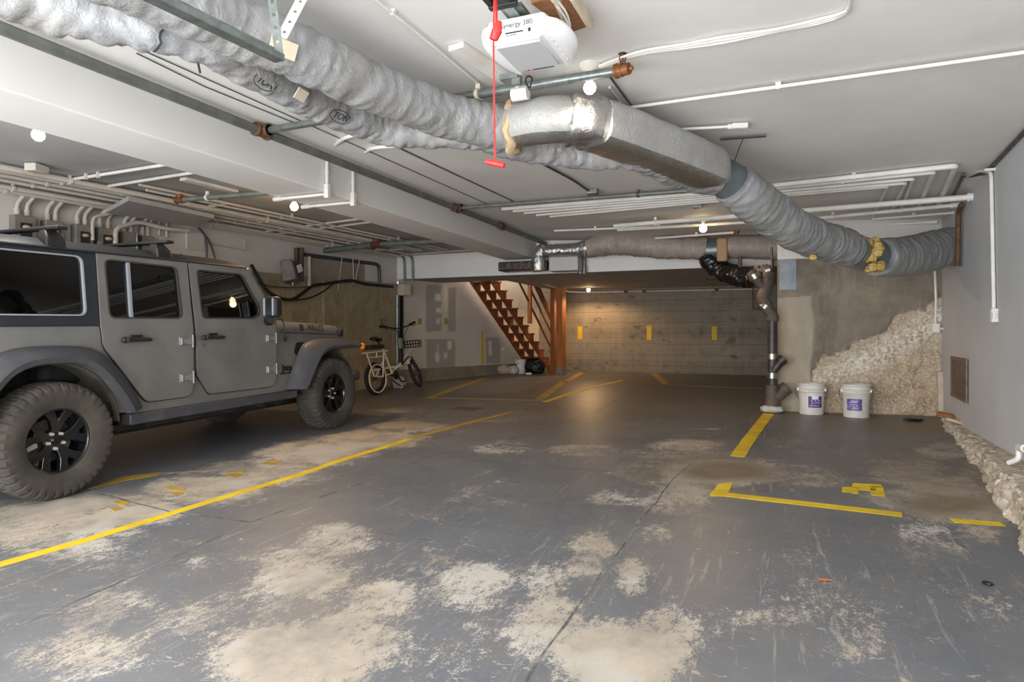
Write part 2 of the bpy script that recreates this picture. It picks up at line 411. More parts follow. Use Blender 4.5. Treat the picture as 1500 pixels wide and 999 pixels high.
def block_mat():
    m, nt, p, L = newmat('old_block_concrete')
    at_ = lambda n: nd(nt, 'ShaderNodeAttribute', attribute_name=n).outputs['Fac']
    c = mixc(nt, ramp(nt, nz(nt, 2.2, 8, .65), .35, .65), hexc('#968b7c'), hexc('#72685b'))
    c = mixc(nt, mth(nt, 'MULTIPLY', ramp(nt, nz(nt, 5, 6, .7, stretch=(1.5,1,.3)), .52, .7), .5), c, hexc('#a79c8c'))
    col = mixc(nt, ramp(nt, nz(nt, 3, 7, .65, stretch=(1,1,.5)), .35, .7), hexc('#b3a793'), hexc('#9b907f'))
    c = mixc(nt, at_('column'), c, col)
    r = mixc(nt, ramp(nt, nz(nt, 6, 6, .7), .38, .62), hexc('#c4b095'), hexc('#a58d6f'))
    r = mixc(nt, ramp(nt, nz(nt, 38, 5, .75), .50, .58), r, hexc('#d2c4ae'))
    r = mixc(nt, ramp(nt, nz(nt, 46, 4, .75, stretch=(1,1,1.5)), .585, .65), r, hexc('#4f4234'))
    r = mixc(nt, mth(nt, 'MULTIPLY', at_('chalk'), ramp(nt, nz(nt, 24, 6, .75), .44, .58)), r, hexc('#f0ebe2'))
    c = mixc(nt, ramp(nt, mth(nt, 'ADD', at_('rubble'), mth(nt, 'MULTIPLY', mth(nt, 'SUBTRACT', nz(nt, 6, 6, .7), .5), .8)), .4, .6), c, r)
    c = mixc(nt, at_('white'), c, hexc('#dcd9d3'))
    sc = ramp(nt, nz(nt, 7, 4, .6, stretch=(2.5,1,.5)), .70, .74); c = mixc(nt, mth(nt, 'MULTIPLY', sc, .6), c, hexc('#cfc6b8'))
    L(c, p.inputs['Base Color']); p.inputs['Roughness'].default_value = .9
    L(bumpn(nt, nz(nt, 22, 7, .7), .8, .02), p.inputs['Normal']); return m
def pix(p):
    d = FX*p.x+FY*p.y; return 750+FP*(RX*p.x+RY*p.y)/d, HZ-FP*(p.z-CZ)/d
XB0, XB1, YF = .03, 1.97, 9.22
sm = lambda x: 0 if x <= 0 else 1 if x >= 1 else x*x*(3-2*x)
# the rubble's upper edge on the wall, as height over the wall's length
edge = lambda x: .85+.47*min(.74,x-.49)+.70*max(0,x-1.23)
def f_rub(p, a, c):
    e = edge(p.x)+.13*noise.fractal(p*3,1,2,4)+.03*noise.noise(p*15); col = 1 if p.x > .47+.04*noise.noise(p*6) else 0
    return sm((e-p.z)/.22+.5)*(1 if p.x > .5 else sm((p.x-.42)/.06))
def f_chalk(p, a, c):
    e = edge(p.x)-.26; return math.exp(-((p.z-e)/.20)**2)*(.55+.45*sm((p.x-.6)/.5))
def f_col(p, a, c): return 1-sm((p.x-.42-.05*noise.noise(p*3)-(.06 if p.z > 1.2 else 0)*0)/.05) if p.z < 1.75+.12*noise.noise(p*2) else 0
blk = lambda n_, x: n_
yfx = lambda x: 9.27+.06*(x-XB0)
def disp_blk(p, a, c):
    r = f_rub(p, a, c); return -r*(.03+.03*noise.fractal(p*8, 1, 2, 4))-.006*noise.fractal(p*5, 1, 2, 3)
gridwall('wall_block', (XB0,yfx(XB0),.10), (XB1-XB0, yfx(XB1)-yfx(XB0), 0), (0,0,2.78-.10), 200, 260, block_mat(),
  dict(rubble=f_rub, chalk=f_chalk, column=f_col, white=lambda p,a,c: 1.0 if p.z > 2.2 else 0.0), disp_blk)
b = B(); b.box((XB0+.04, (yfx(XB0)+15.4)/2+.02, 1.4), (.08, 15.4-yfx(XB0)-.02, 2.76)); struct(b.build('wall_block_side', concrete('block_side_concrete', ('#8f8576','#7b7263','#665d50','#a2988a')), ang=0))
# far wall
b = B(); b.box((-2.7, 15.42, 1.4), (6.0, .2, 2.6)); struct(b.build('wall_far', m_far, ang=0))
b = B(); b.bar((-4.75,15.27,.31),(-.05,15.27,.31),.09,.05); struct(b.build('baseboard_far', m_curb, ang=0))
# left wall: cream painted above, bare concrete below
def wallseg(name, p, q, z0, z1, th, mat, z0b=None, z1b=None):
    p = V(p); q = V(q); d = (q-p).normalized(); n = V((-d.y, d.x, 0))*th     # thickens to the left of p->q
    z0b = z0 if z0b is None else z0b; z1b = z1 if z1b is None else z1b
    b = B(); b.loft([[(p.x,p.y,z0),(q.x,q.y,z0b),(q.x,q.y,z1b),(p.x,p.y,z1)], [(p.x+n.x,p.y+n.y,z0),(q.x+n.x,q.y+n.y,z0b),(q.x+n.x,q.y+n.y,z1b),(p.x+n.x,p.y+n.y,z1)]])
    return struct(b.build(name, mat, ang=0))
wallseg('wall_left', (wxl(YB),YB,0), (wxl(11),11,0), -.1, 2.8, .2, m_lwall)
wallseg('wall_left_lower', (wxl(YB)+.03,YB,0), (wxl(10.4)+.03,10.4,0), -.08, 1.98, .05, m_lconc, .15, 2.2)
wallseg('wall_left_pier', (wxl(8.9)+.09,8.9,0), (wxl(10.95)+.09,10.95,0), .1, 2.1, .08, m_lconc, .18, 2.2)
# drywall beside the stairs on a concrete curb
DA, DB = V((-6.92,11.0,0)), V((-5.5,15.35,0)); DD = (DB-DA); DL = DD.length; DU = DD.normalized(); DN = V((DU.y,-DU.x,0))
def dry_mat():
    m, nt, p, L = newmat('drywall_with_joint_compound')
    at_ = lambda n: nd(nt, 'ShaderNodeAttribute', attribute_name=n).outputs['Fac']
    c = mixc(nt, ramp(nt, nz(nt, 1.5, 4, .5), .35, .7), hexc('#cfc5ba'), hexc('#c3b9ae'))
    c = mixc(nt, at_('grey'), c, hexc('#a39b93')); c = mixc(nt, at_('mud'), c, hexc('#d9d0c6'))
    L(c, p.inputs['Base Color']); p.inputs['Roughness'].default_value = .85; return m
def drect(u0, v0, u1, v1):
    out = []
    for u, v in ((u0,v0),(u1,v1)):
        d = ray(u,v); # hit drywall plane
        t = (DA.x*DN.x+DA.y*DN.y)/(d.x*DN.x+d.y*DN.y); p = at(t,u,v); out.append(((p-DA).dot(DU), p.z))
    return min(out[0][0],out[1][0]), max(out[0][0],out[1][0]), min(out[0][1],out[1][1]), max(out[0][1],out[1][1])
GR = [drect(*r) for r in ((624,416,647,485),(656,420,668,486),(624,497,667,538),(712,495,733,532))]
MU = [drect(*r) for r in ((638,430,646,440),(651,420,656,455),(639,451,646,458),(639,466,645,474),(651,448,656,456),(640,505,643,515),(638,515,643,530),(650,515,656,525),(656,500,661,512),(716,500,720,520))]
def inr(R, s=.05):
    def f(p, a, c):
        x = (p-DA).dot(DU); w = .03*noise.noise(p*5); best = 0
        for x0, x1, z0, z1 in R:
            d = min(x-x0, x1-x, p.z-z0, z1-p.z)+w; best = max(best, sm(d/s+.5))
        return best
    return f
gridwall('wall_drywall', DA+V((0,0,.5)), DD, V((0,0,3.1)), 150, 110, dry_mat(), dict(grey=inr(GR,.03), mud=inr(MU,.06)))
b = B(); a0 = DA+DN*.05; a1 = DB+DN*.05
b.loft([[a0+V((0,0,.1)), a1+V((0,0,.2)), a1+V((0,0,.50)), a0+V((0,0,.50))], [p-DN*.25 for p in (a0+V((0,0,.1)), a1+V((0,0,.2)), a1+V((0,0,.50)), a0+V((0,0,.50)))]])
struct(b.build('baseboard_left', m_curb, ang=0, bevel=.01))
# stair well above the rear ceiling, painted white
b = B(); b.box((-5.0, 13.75, 3.05), (.1, 3.3, 1.5)).box((-6.0, 12.05, 3.05), (2.2, .1, 1.5)).box((-6.0, 13.7, 3.75), (2.4, 3.6, .1))
struct(b.build('wall_stairwell', m_beam, ang=0))
# ================================================================ CAR
m_grey = M('car_grey_paint', '#73716e', .34, coat=.5, col2='#676562', scale=2.5, bump=.03, bscale=140, bdist=.001)
m_blk = M('hardtop_black_plastic', '#26282e', .38, col2='#2c2e34', scale=20, bump=.15, bscale=500, bdist=.0006)
m_blk2 = M('black_rough_plastic', '#1d1d1e', .6)
m_flare = M('flare_grey_black_plastic', '#404146', .5, col2='#55524d', scale=5, lo=.5, hi=.75, bump=.2, bscale=400, bdist=.0006)
m_gaptrim = M('gap_shade_and_black_trim', '#0f0f10', .7)
m_trim = M('window_trim', '#3b3734', .5)
m_pale = M('pale_window_edge', '#8c9096', .35)
m_tire = M('dusty_tire_rubber', '#332f2b', .92, col2='#4a433b', scale=6, lo=.35, hi=.7, bump=.3, bscale=160, bdist=.002)
m_tread = M('tire_tread_rubber', '#3d3a37', .85, col2='#554e46', scale=9, bump=.3, bscale=120, bdist=.002)
m_rim = M('gloss_black_rim', '#0d0e11', .25, coat=.4)
m_nut = M('bright_lug_nut', '#b9b3aa', .35, .3)
m_disc = M('brake_steel', '#7d746a', .45, .8, col2='#5a4c40', scale=8)
m_liner = M('dusty_wheel_liner', '#6d6658', .9, col2='#464239', scale=4)
m_hinge = M('hinge_grey_paint', '#7b7b78', .34, coat=.5)
m_under = M('underbody_black', '#141414', .6, col2='#2b2724', scale=10)
m_amber = M('amber_lens', '#e07a1c', .2, coat=.6)
m_seat = M('seat_fabric', '#17181a', .8)
m_chrome = M('bright_metal', '#c8c8c6', .2, 1.0)
def glass_mat():
    m, nt, p, L = newmat('tinted_car_glass'); out = nt.nodes['Material Output']
    tr = nd(nt, 'ShaderNodeBsdfTransparent'); tr.inputs[0].default_value = (.035,.038,.04,1)
    gl = nd(nt, 'ShaderNodeBsdfGlossy'); gl.inputs['Roughness'].default_value = .015; gl.inputs[0].default_value = (1,1,1,1)
    fr = nd(nt, 'ShaderNodeFresnel'); fr.inputs[0].default_value = 1.5
    mx = nd(nt, 'ShaderNodeMixShader'); L(mth(nt, 'ADD', mth(nt, 'MULTIPLY', fr.outputs[0], 1.3), .01), mx.inputs[0]); L(tr.outputs[0], mx.inputs[1]); L(gl.outputs[0], mx.inputs[2]); L(mx.outputs[0], out.inputs[0])
    return m
m_glass = glass_mat()
jo = V((-4.7019, 2.9456, .059))
jeep = thing('car', 'grey four-door off-road car with black hardtop, parked at left under the beam', 'car', jo, rot=(.02, 0, .0219))
WID = 1.58
def sd(side):                # outline coordinates on the body side -> car coordinates; depth grows inwards
    def fn(a, z, d, lx=0.0):
        x = lx-.10*max(0, z-1.15)+d
        x -= .105*max(0, (a-2.32)/1.28)     # the nose tapers
        return V((x if side > 0 else -WID-x, a, z))
    return fn
def off(side, lx):
    f = sd(side); return lambda a, z, d: f(a, z, d, lx)
def P(name, b, mat, parent=jeep, **k): return b.build(name, mat, parent, **k)
def rnd(pts, r=.04, n=4):                # round the corners of a closed outline
    Q = [V((p[0], p[1], 0)) for p in pts]; out = []
    for i, b in enumerate(Q):
        a, c = Q[i-1], Q[(i+1) % len(Q)]; d1 = a-b; d2 = c-b
        k = min(r, d1.length*.45, d2.length*.45); p1 = b+d1.normalized()*k; p2 = b+d2.normalized()*k
        for j in range(n+1):
            t = j/n; q = p1*(1-t)**2+b*2*t*(1-t)+p2*t*t; out.append((q.x, q.y))
    return out
def inset(pts, d):
    n = len(pts); A = sum(pts[i-1][0]*pts[i][1]-pts[i][0]*pts[i-1][1] for i in range(n)); s = 1 if A > 0 else -1; out = []
    for i in range(n):
        a, b, c = V(pts[i-1]), V(pts[i]), V(pts[(i+1) % n])
        e1 = (b-a); e2 = (c-b)
        if e1.length < 1e-6 or e2.length < 1e-6: out.append(tuple(b)); continue
        e1.normalize(); e2.normalize()
        n1 = V((-e1.y, e1.x))*s; n2 = V((-e2.y, e2.x))*s; m = n1+n2
        k = d/max(.35, m.length_squared/2) if m.length > 1e-6 else d
        q = b+m*.5*k; out.append((q.x, q.y))
    return out
# --- outlines measured on the car's right side (along the car, up)
RD = [(.425,1.757),(.41,1.195),(.42,1.066),(.441,1.018),(.734,.634),(.768,.597),(.80,.581),(.858,.578),(1.162,.578),(1.20,.586),(1.235,.615),(1.25,.697),(1.255,1.176),(1.254,1.754)]
FD = [(1.269,1.754),(1.284,1.176),(1.288,.754),(1.406,.591),(1.428,.576),(2.174,.566),(2.24,.58),(2.274,.625),(2.288,.70),(2.296,1.165),(2.292,1.29),(1.965,1.752)]
RW = rnd([(.482,1.71),(.482,1.257),(1.15,1.257),(1.138,1.698)], .055)
FW = rnd([(1.345,1.692),(1.363,1.258),(2.0,1.258),(2.082,1.31),(2.082,1.375),(1.885,1.686)], .045)
QW = rnd([(-.60,1.72),(-.60,1.272),(.315,1.272),(.322,1.718)], .06)
arch = lambda cy, r, a0, a1, n, cz=.42: [(cy+r*math.cos(math.radians(a0+(a1-a0)*i/n)), cz+r*math.sin(math.radians(a0+(a1-a0)*i/n))) for i in range(n+1)]
tub = [(-.80,.55),(-.80,1.20),(.42,1.20),(.43,1.757),(.455,1.757),(.47,1.20),(1.235,1.20),(1.24,1.757),(1.275,1.757),(1.29,1.20),(2.296,1.20),(2.296,1.285),(2.34,1.285),(2.34,1.12),(3.56,1.065),(3.58,.70),(3.58,.60)] + \
      arch(3.15,.50,25,158,12) + [(2.62,.50),(.70,.50)] + arch(.03,.52,12,165,12,.42) + [(-.52,.50)]
for s in (1, -1):
    b = B(); b.panel(tub, [], off(s, -.012), -.05, cuts=[(1,1.15),(0,2.32)]); P('body_side', b, m_grey, ang=30)
# body shell: floor, tail, firewall, nose so nothing is hollow
b = B(); b.box((-.79,.75,.56), (1.50,3.1,.10)).box((-.79,-.78,.88), (1.50,.05,.64)).box((-.79,2.36,.86), (1.46,.06,.7)); P('body_floor', b, m_under)
b = B(); b.box((-.79,1.4,.36), (.84,4.3,.14)).box((-.79,2.9,.66),(.85,1.2,.5)).box((-.79,-.3,.72),(.9,.9,.3)).cyl((-1.45,3.15,.40),(-.1,3.15,.40),.05).cyl((-1.45,.03,.40),(-.1,.03,.40),.06).ball((-.79,.03,.40),.14)
P('chassis', b, m_under)
# rear quarter of the hardtop, roof, windscreen frame
HT = [(-.80,1.765),(-.80,1.197),(.413,1.197),(.428,1.765)]
for s in (1, -1):
    b = B(); b.panel(HT, [QW], off(s, .004), -.05, cuts=[(1,1.5)]); q = P('hardtop_side', b, m_blk, bevel=.008)
    b = B(); b.panel(QW, [inset(QW, .022)], off(s, .010), -.03); P('window_edge', b, m_pale, q)
    b = B(); b.panel(inset(QW,.015), [], off(s, -.012), -.005); P('quarter_glass', b, m_glass, q, ang=0)
def roof_ring(y, z0, zt, hw, crown):
    r = []
    for k in range(15):
        a = k/14*2-1; x = a*hw
        e = 1-abs(a)**7; r.append((-.79+x, y, z0+.012+(zt-z0)*e**.55+crown*(1-a*a)))
    return r + [(-.79+hw, y, z0), (-.79-hw, y, z0)]
b = B(); ys_ = [-.83,-.80,-.70,.2,1.0,1.6,1.80,1.90,1.965,1.985]
zt_ = [.0,.045,.06,.062,.062,.058,.05,.036,.012,.0]
b.loft([roof_ring(y, 1.752, 1.752+.005+z, .735+ (.012 if 0<i<9 else 0), .03*min(1,z/.05)) for i,(y,z) in enumerate(zip(ys_, zt_))])
rf = P('roof', b, m_blk, ang=50)
for s in (1,-1):
    f = sd(s); b = B(); b.tube([f(-.80,1.757,.022), f(1.96,1.755,.022)], .009, 6); P('drip_rail', b, m_blk2, rf)
    b = B(); b.tube([f(1.258,1.76,.015), f(1.258,1.80,-.005), f(1.258,1.825,-.06)], .004, 6); P('roof_seam', b, m_gaptrim, rf)
for s in (1,-1):
    f = sd(s); b = B()
    b.loft([[f(2.35,1.27,.0), f(2.27,1.27,.0), f(2.27,1.27,-.06), f(2.35,1.27,-.06)], [f(2.005,1.752,.0), f(1.945,1.752,.0), f(1.945,1.752,-.06), f(2.005,1.752,-.06)]])
    P('windscreen_pillar', b, m_grey, bevel=.006)
b = B(); b.loft([[(-.1,2.335,1.27),(-1.48,2.335,1.27),(-1.43,1.985,1.752),(-.15,1.985,1.752)], [(-.1,2.328,1.27),(-1.48,2.328,1.27),(-1.43,1.978,1.752),(-.15,1.978,1.752)]]); P('windscreen', b, m_glass, ang=0)
b = B(); b.bar((-.05,2.33,1.27),(-1.53,2.33,1.27),.09,.06); P('cowl', b, m_grey, bevel=.01)
b = B(); b.box((-.79,-.82,1.45),(1.3,.02,.45)); P('rear_glass', b, m_glass, ang=0)
# doors
def door(side, kind):
    O_, W = (RD, RW) if kind == 'rear' else (FD, FW)
    b = B(); b.panel(inset(O_, -.011), [inset(W, .03)], off(side, .004), -.004, cuts=[(1,1.15)]);  # dark sheet behind the door, painting the shade in its gap
    b.panel(inset(O_, .004), [W], off(side, .016), -.045, cuts=[(1,1.15)], mi=1)
    d = P(kind+'_door', b, [m_gaptrim, m_grey], bevel=.0)
    b = B(); b.panel(inset(W, -.008), [inset(W, .016)], off(side, .021), -.03, cuts=[(1,1.4)]); P('window_frame', b, m_trim, d)
    b = B(); b.panel(inset(W, .012), [], off(side, -.002), -.006); P('window_glass', b, m_glass, d, ang=0)
    f = off(side, .018)
    if kind == 'rear':
        b = B(); b.panel([(.660,1.264),(.682,1.264),(.694,1.703),(.672,1.703)], [], off(side, .020), -.03); P('window_divider', b, m_pale, d)
    # raised belt crease below the window
    y0 = .56 if kind == 'rear' else 1.33
    if side > 0:
        b = B()
        b.tube([f(y0,1.085,.01), f(y0+.03,1.087,.045), f(y0+.22,1.085,.045), f(y0+.26,1.083,.01)], [.016,.017,.015,.012], 8)
        b.ball(f(y0+.015,1.087,.03), .026, 12, (.7,1,1)); b.box(f(y0+.13,1.115,.012), (.02,.09,.02))
        P('door_handle', b, m_blk2, d)
        if kind == 'front':
            b = B(); b.cyl(f(y0+.02,1.02,.0), f(y0+.02,1.02,.008), .014); P('key_lock', b, m_chrome, d)
        xh = 1.235 if kind == 'rear' else 2.275
        for z in (1.06, .745):
            b = B(); lx = .018
            b.panel([(xh-.135,z-.036),(xh-.135,z+.036),(xh-.06,z+.02),(xh-.005,z+.04),(xh-.005,z-.04),(xh-.06,z-.02)], [], off(side,.030), .018)
            b.cyl(f(xh+.004,z-.055,.008), f(xh+.004,z+.055,.008), .009); b.cyl(f(xh-.118,z-.03,.014), f(xh-.118,z+.03,.014), .009)
            P('door_hinge', b, m_hinge, d, bevel=.003)
    return d
for s in (1,-1):
    for k in ('rear','front'): door(s, k)
# hood
def hood_ring(t):
    y = 2.345+1.235*t; hw = .765-.11*t; zb_ = 1.118-.052*t; ze = 1.215-.055*t**1.6; zc = 1.285-.04*t-.07*t**3
    if t > .97: ze -= .03; zc -= .05
    r = [(-.79+hw, y, zb_), (-.79+hw, y, zb_+.4*(ze-zb_)), (-.79+hw-.006, y, zb_+.8*(ze-zb_)), (-.79+hw-.035, y, ze+.012)]
    for k in range(9): a = 1-2*(k+1)/10; bl = .5+.5*math.cos(PI*min(1,max(-1,a*1.25))); r.append((-.79+(hw-.035)*a, y, ze+.012+(zc-ze)*bl))
    return r + [(-1.58-p[0], p[1], p[2]) for p in r[3::-1]]
b = B(); b.loft([hood_ring(t) for t in (0,.05,.15,.3,.45,.6,.72,.83,.91,.96,1.0)]); hood = P('hood', b, m_grey, ang=45)
f = sd(1)
b = B(); b.tube([f(2.36,1.117,.006), f(3.56,1.068,.012)], .005, 6); P('hood_seam', b, m_gaptrim, hood)
for y in (2.40, 2.62):
    b = B(); b.ball(f(y,1.14,.004), .010, 8); P('hood_screw', b, m_blk2, hood)
b = B(); b.tube([f(2.37,1.26,-.01), f(2.405,1.25,.012), f(2.42,1.20,.02), f(2.425,1.05,.018)], .007, 8).ball(f(2.425,1.045,.018), .026, 12, (.6,1,1.1)); P('hood_latch', b, m_blk2, hood)
b = B(); b.box(f(3.545,1.09,-.02), (.07,.07,.085)).ball(f(3.55,1.12,.005), .03, 10); P('hood_bumper', b, m_blk2, hood, bevel=.012)
# lettering that the car wears
fx_ = lambda y, z, lx: off(1, lx)(y, z, 0)
text('lettering', 'WILLYS', .098, m_blk2, hood, frame(fx_(3.0,1.158,.008), (-.09,1,-.035), (-.12,0,1)), .002)
b = B()
for k in range(4): b.panel([(2.72+k*.018,1.125),(2.727+k*.018,1.125),(2.717+k*.018,1.20),(2.710+k*.018,1.20)], [], off(1,.006), -.006)
P('hood_stripe', b, m_blk2, hood)
text('badge', 'Jeep', .098, m_blk2, jeep, frame(fx_(2.478,.742,.004), (-.08,1,-.01), (0,0,1)), .005)
b = B(); b.panel([(2.38,.69),(2.565,.688),(2.565,.676),(2.38,.678)], [], off(1,-.002), -.012); P('badge_bar', b, m_blk2)
b = B(); b.panel(rnd([(2.62,.90),(2.66,1.0),(2.80,1.005),(2.76,.94),(2.685,.84)],.015), [], off(1,-.006), -.02); P('fender_vent', b, m_gaptrim)
# grille, headlamps, bumpers
b = B()
g_out = rnd([(-1.44,.66),(-1.44,1.08),(-1.38,1.13),(-.20,1.13),(-.14,1.08),(-.14,.66)], .05)
holes = [rnd([(-1.06+k*.09-.03,.74),(-1.06+k*.09-.03,1.06),(-1.06+k*.09+.03,1.06),(-1.06+k*.09+.03,.74)],.025) for k in range(7)]
b.panel(g_out, holes, lambda a, z, d: V((a, 3.60-d*-1, z)), .05); P('grille', b, m_grey)
for x in (-.30,-1.28):
    b = B(); b.lathe([(.0,.02),(.05,.018),(.085,.0),(.09,-.04)], 20, (x,3.61,.95), (0,1,0)); P('headlamp', b, m_chrome)
b = B(); b.box((-.79,3.52,.85),(1.2,.05,.5)); P('radiator', b, m_under)
b = B(); b.box((-.79,3.80,.56), (1.15,.20,.16)); b.box((-.14,3.74,.56),(.28,.16,.13)); b.box((-1.44,3.74,.56),(.28,.16,.13)); P('front_bumper', b, m_flare, bevel=.035)
b = B(); b.box((-.79,-.93,.56), (1.5,.16,.18)); P('rear_bumper', b, m_flare, bevel=.03)
# flares
def flare(side, joint, lip, drop, jx, lx, name):
    f = sd(side); J = crom([V((p[0],p[1],0)) for p in joint], .05); Lp = crom([V((p[0],p[1],0)) for p in lip], .05)
    n = 40
    def rs(P_):
        d = [0]
        for a, b_ in zip(P_, P_[1:]): d.append(d[-1]+(b_-a).length)
        o = []
        for k in range(n+1):
            t = d[-1]*k/n; i = max(0, min(len(P_)-2, next((j for j in range(len(d)-1) if d[j+1] >= t-1e-9), len(P_)-2)))
            q = (t-d[i])/max(1e-9, d[i+1]-d[i]); o.append(P_[i].lerp(P_[i+1], q))
        return o
    J = rs(J); Lp = rs(Lp); cen = V((sum(p.x for p in Lp)/len(Lp), .42, 0)); rings = []
    for a, c in zip(J, Lp):
        r = []
        for k in range(7):
            t = k/6; q = a.lerp(c, t); x = jx+(lx-jx)*(t**.8)
            bul = .018*math.sin(PI*t); d = (q-cen).normalized()
            q = q+d*bul; r.append((q, x))
        dn = (c-cen).normalized()
        r.append((c-dn*.012, lx+.006)); r.append((c-dn*drop, lx-.004)); r.append((c-dn*(drop+.012), lx-.03)); r.append((a-dn*.03, jx-.02))
        rings.append([V((x if side > 0 else -WID-x, q.x, q.y)) for q, x in r])
    b = B(); b.loft(rings); return P(name, b, m_flare, ang=40)
FJ = [(2.46,.515),(2.55,.69),(2.645,.855),(2.72,.955),(2.81,1.005),(2.95,1.028),(3.2,1.032),(3.55,1.01),(3.78,.985)]
FL = [(2.60,.505),(2.69,.63),(2.78,.765),(2.86,.868),(2.95,.925),(3.06,.955),(3.25,.962),(3.5,.957),(3.67,.945)]
RJ = [(-.66,.56),(-.56,.75),(-.45,.90),(-.34,1.0),(-.2,1.05),(0,1.062),(.2,1.055),(.33,1.035),(.42,.99),(.50,.92),(.60,.80),(.68,.67),(.745,.545)]
RL = [(-.56,.55),(-.48,.70),(-.38,.84),(-.28,.935),(-.15,.985),(0,.995),(.16,.985),(.27,.95),(.36,.88),(.44,.79),(.52,.68),(.57,.60),(.60,.535)]
for s in (1,-1):
    ff = flare(s, FJ, FL, .045, -.02, .13, 'front_flare'); flare(s, RJ, RL, .05, .0, .13, 'rear_flare')
    x = .135 if s > 0 else -WID-.135
    b = B(); b.box((x-.02*s, 3.685, .925), (.05,.06,.075)); P('side_marker', b, m_amber, ff, bevel=.014)
    for cy, r0 in ((.03,.515),(3.15,.50)):
        b = B(); rings = []
        for (y, z) in arch(cy, r0, 4, 172, 24):
            rings.append([V((-.0 if s > 0 else -WID, y, z)), V((-.42 if s > 0 else -WID+.42, y, z)), V((-.42 if s > 0 else -WID+.42, cy+(y-cy)*1.03, .42+(z-.42)*1.03)), V((0 if s > 0 else -WID, cy+(y-cy)*1.03, .42+(z-.42)*1.03))])
        b.loft(rings); P('wheel_liner', b, m_liner)
    # rocker rail
    x = .0 if s > 0 else -WID
    b = B(); b.box((x-.06*s+.0, 1.62, .457), (.16,1.98,.09)); P('rocker_rail', b, m_flare, bevel=.012)
b = B(); b.box((-.17,1.5,.385),(.10,2.2,.05)).cyl((-.22,.7,.36),(-.22,2.4,.36),.035)
for y in (.85,1.25,1.7,2.15,2.4): b.box((-.12,y,.395),(.16,.07,.05))
P('underbody_rail', b, m_under)
# wheels
def wheel(name, cx, cy, s, turn=0):
    R0 = .407
    w = bpy.data.objects.new(name, None); C.objects.link(w); w.parent = jeep; w.location = (cx, cy, R0-.006)
    w.rotation_euler = (math.radians(turn), 0, 0)
    if s < 0: w.rotation_euler = (math.radians(turn), 0, PI)
    NS = 200; prof = [(.222,.085),(.232,.112),(.27,.132),(.31,.138),(.345,.136),(.372,.131),(.388,.122),(.398,.108),(.405,.085),(.407,.06),(.407,.03),(.407,0)]
    prof = prof+[(r,-x) for r, x in prof[-2::-1]]
    rings = []; k_ = len(prof)
    for i in range(NS):
        a = 2*PI*i/NS; rg = []
        for j, (r, x) in enumerate(prof):
            u = i % 5; jj = min(j, k_-1-j); alt = (i//5) % 2
            if jj >= 8:                       # tread blocks, staggered rows
                sh = (i+ (3 if j in (9,10) or j in (k_-10,k_-11) else 0)) % 5
                if sh in (0,) or (jj == 9 and (i//2) % 3 == 0 and j > k_/2): r -= .014
                if jj == 10 and sh in (2,3): r -= .012
            elif jj in (5,6,7):              # shoulder lugs
                if u == 0: r -= .009; x *= .968
                elif alt and jj == 5: x *= 1.025; r += .003
                elif jj == 5: x *= 1.015
            elif jj == 4 and alt and 0 < u < 4: x *= 1.02
            elif jj == 1: x *= 1.02
            rg.append(V((x, r*math.cos(a), r*math.sin(a))))
        rings.append(rg)
    b = B(); b.loft(rings, cap=False, loop=True, closed=False); o = b.build('tire', m_tire, w, ang=28)
    # rim: barrel, lip and five forked spokes
    b = B(); b.lathe([(.195,-.12),(.20,-.05),(.198,.02),(.205,.07),(.214,.088),(.228,.094),(.232,.088),(.224,.075),(.214,.06),(.21,-.12)], 48, (0,0,0), (1,0,0), cap=False)
    b.lathe([(.0,.074),(.026,.074),(.030,.060),(.075,.052),(.080,.02),(.0,.02)], 30, (0,0,0), (1,0,0), cap=False)
    for k in range(5):
        a0 = math.radians(85+72*k)
        Y = lambda r, a: V((0, r*math.cos(a), r*math.sin(a)))
        for sg in (-1, 1):
            path = [(.055,a0,.058,.034),(.10,a0+sg*.10,.066,.033),(.145,a0+sg*.20,.074,.033),(.212,a0+sg*.33,.082,.044)]
            rings = []
            for r, a, x, hw in path:
                rd = V((0, math.cos(a), math.sin(a))); tg = V((0, -math.sin(a), math.cos(a))); c = rd*r
                rings.append([c+tg*hw+V((x-.03,0,0)), c+tg*hw*.75+V((x,0,0)), c-tg*hw*.75+V((x,0,0)), c-tg*hw+V((x-.03,0,0))])
            b.loft(rings)
        b.loft([[Y(.06,a0-.5)+V((.05,0,0)), Y(.06,a0+.5)+V((.05,0,0)), Y(.165,a0+.20)+V((.072,0,0)), Y(.165,a0-.20)+V((.072,0,0))], [Y(.06,a0-.5)+V((.02,0,0)), Y(.06,a0+.5)+V((.02,0,0)), Y(.165,a0+.20)+V((.04,0,0)), Y(.165,a0-.20)+V((.04,0,0))]])
    b.build('rim', m_rim, w, bevel=.003)
    for k in range(5):
        a = math.radians(85+36+72*k); c = V((.055, .054*math.cos(a), .056*math.sin(a)))
        b = B(); b.cyl(c, c+V((.024,0,0)), .0135, .010, 6); b.build('lug_nut', m_nut, w)
    b = B(); b.lathe([(.0,.0),(.15,.0),(.15,-.025),(.0,-.025)], 32, (0,0,0), (1,0,0)); b.build('brake_disc', m_disc, w)
    b = B(); b.loft([[V((x, r*math.cos(a), r*math.sin(a))) for x, r in ((.02,.10),(.02,.17),(-.05,.17),(-.05,.10))] for a in [math.radians(160+8*i) for i in range(6)]]); b.build('brake_caliper', m_nut, w)
for s in (1,-1):
    x = .0 if s > 0 else -WID
    wheel('rear_wheel', x-.008*s, .03, s); wheel('front_wheel', x-.02*s, 3.16, s, 20)
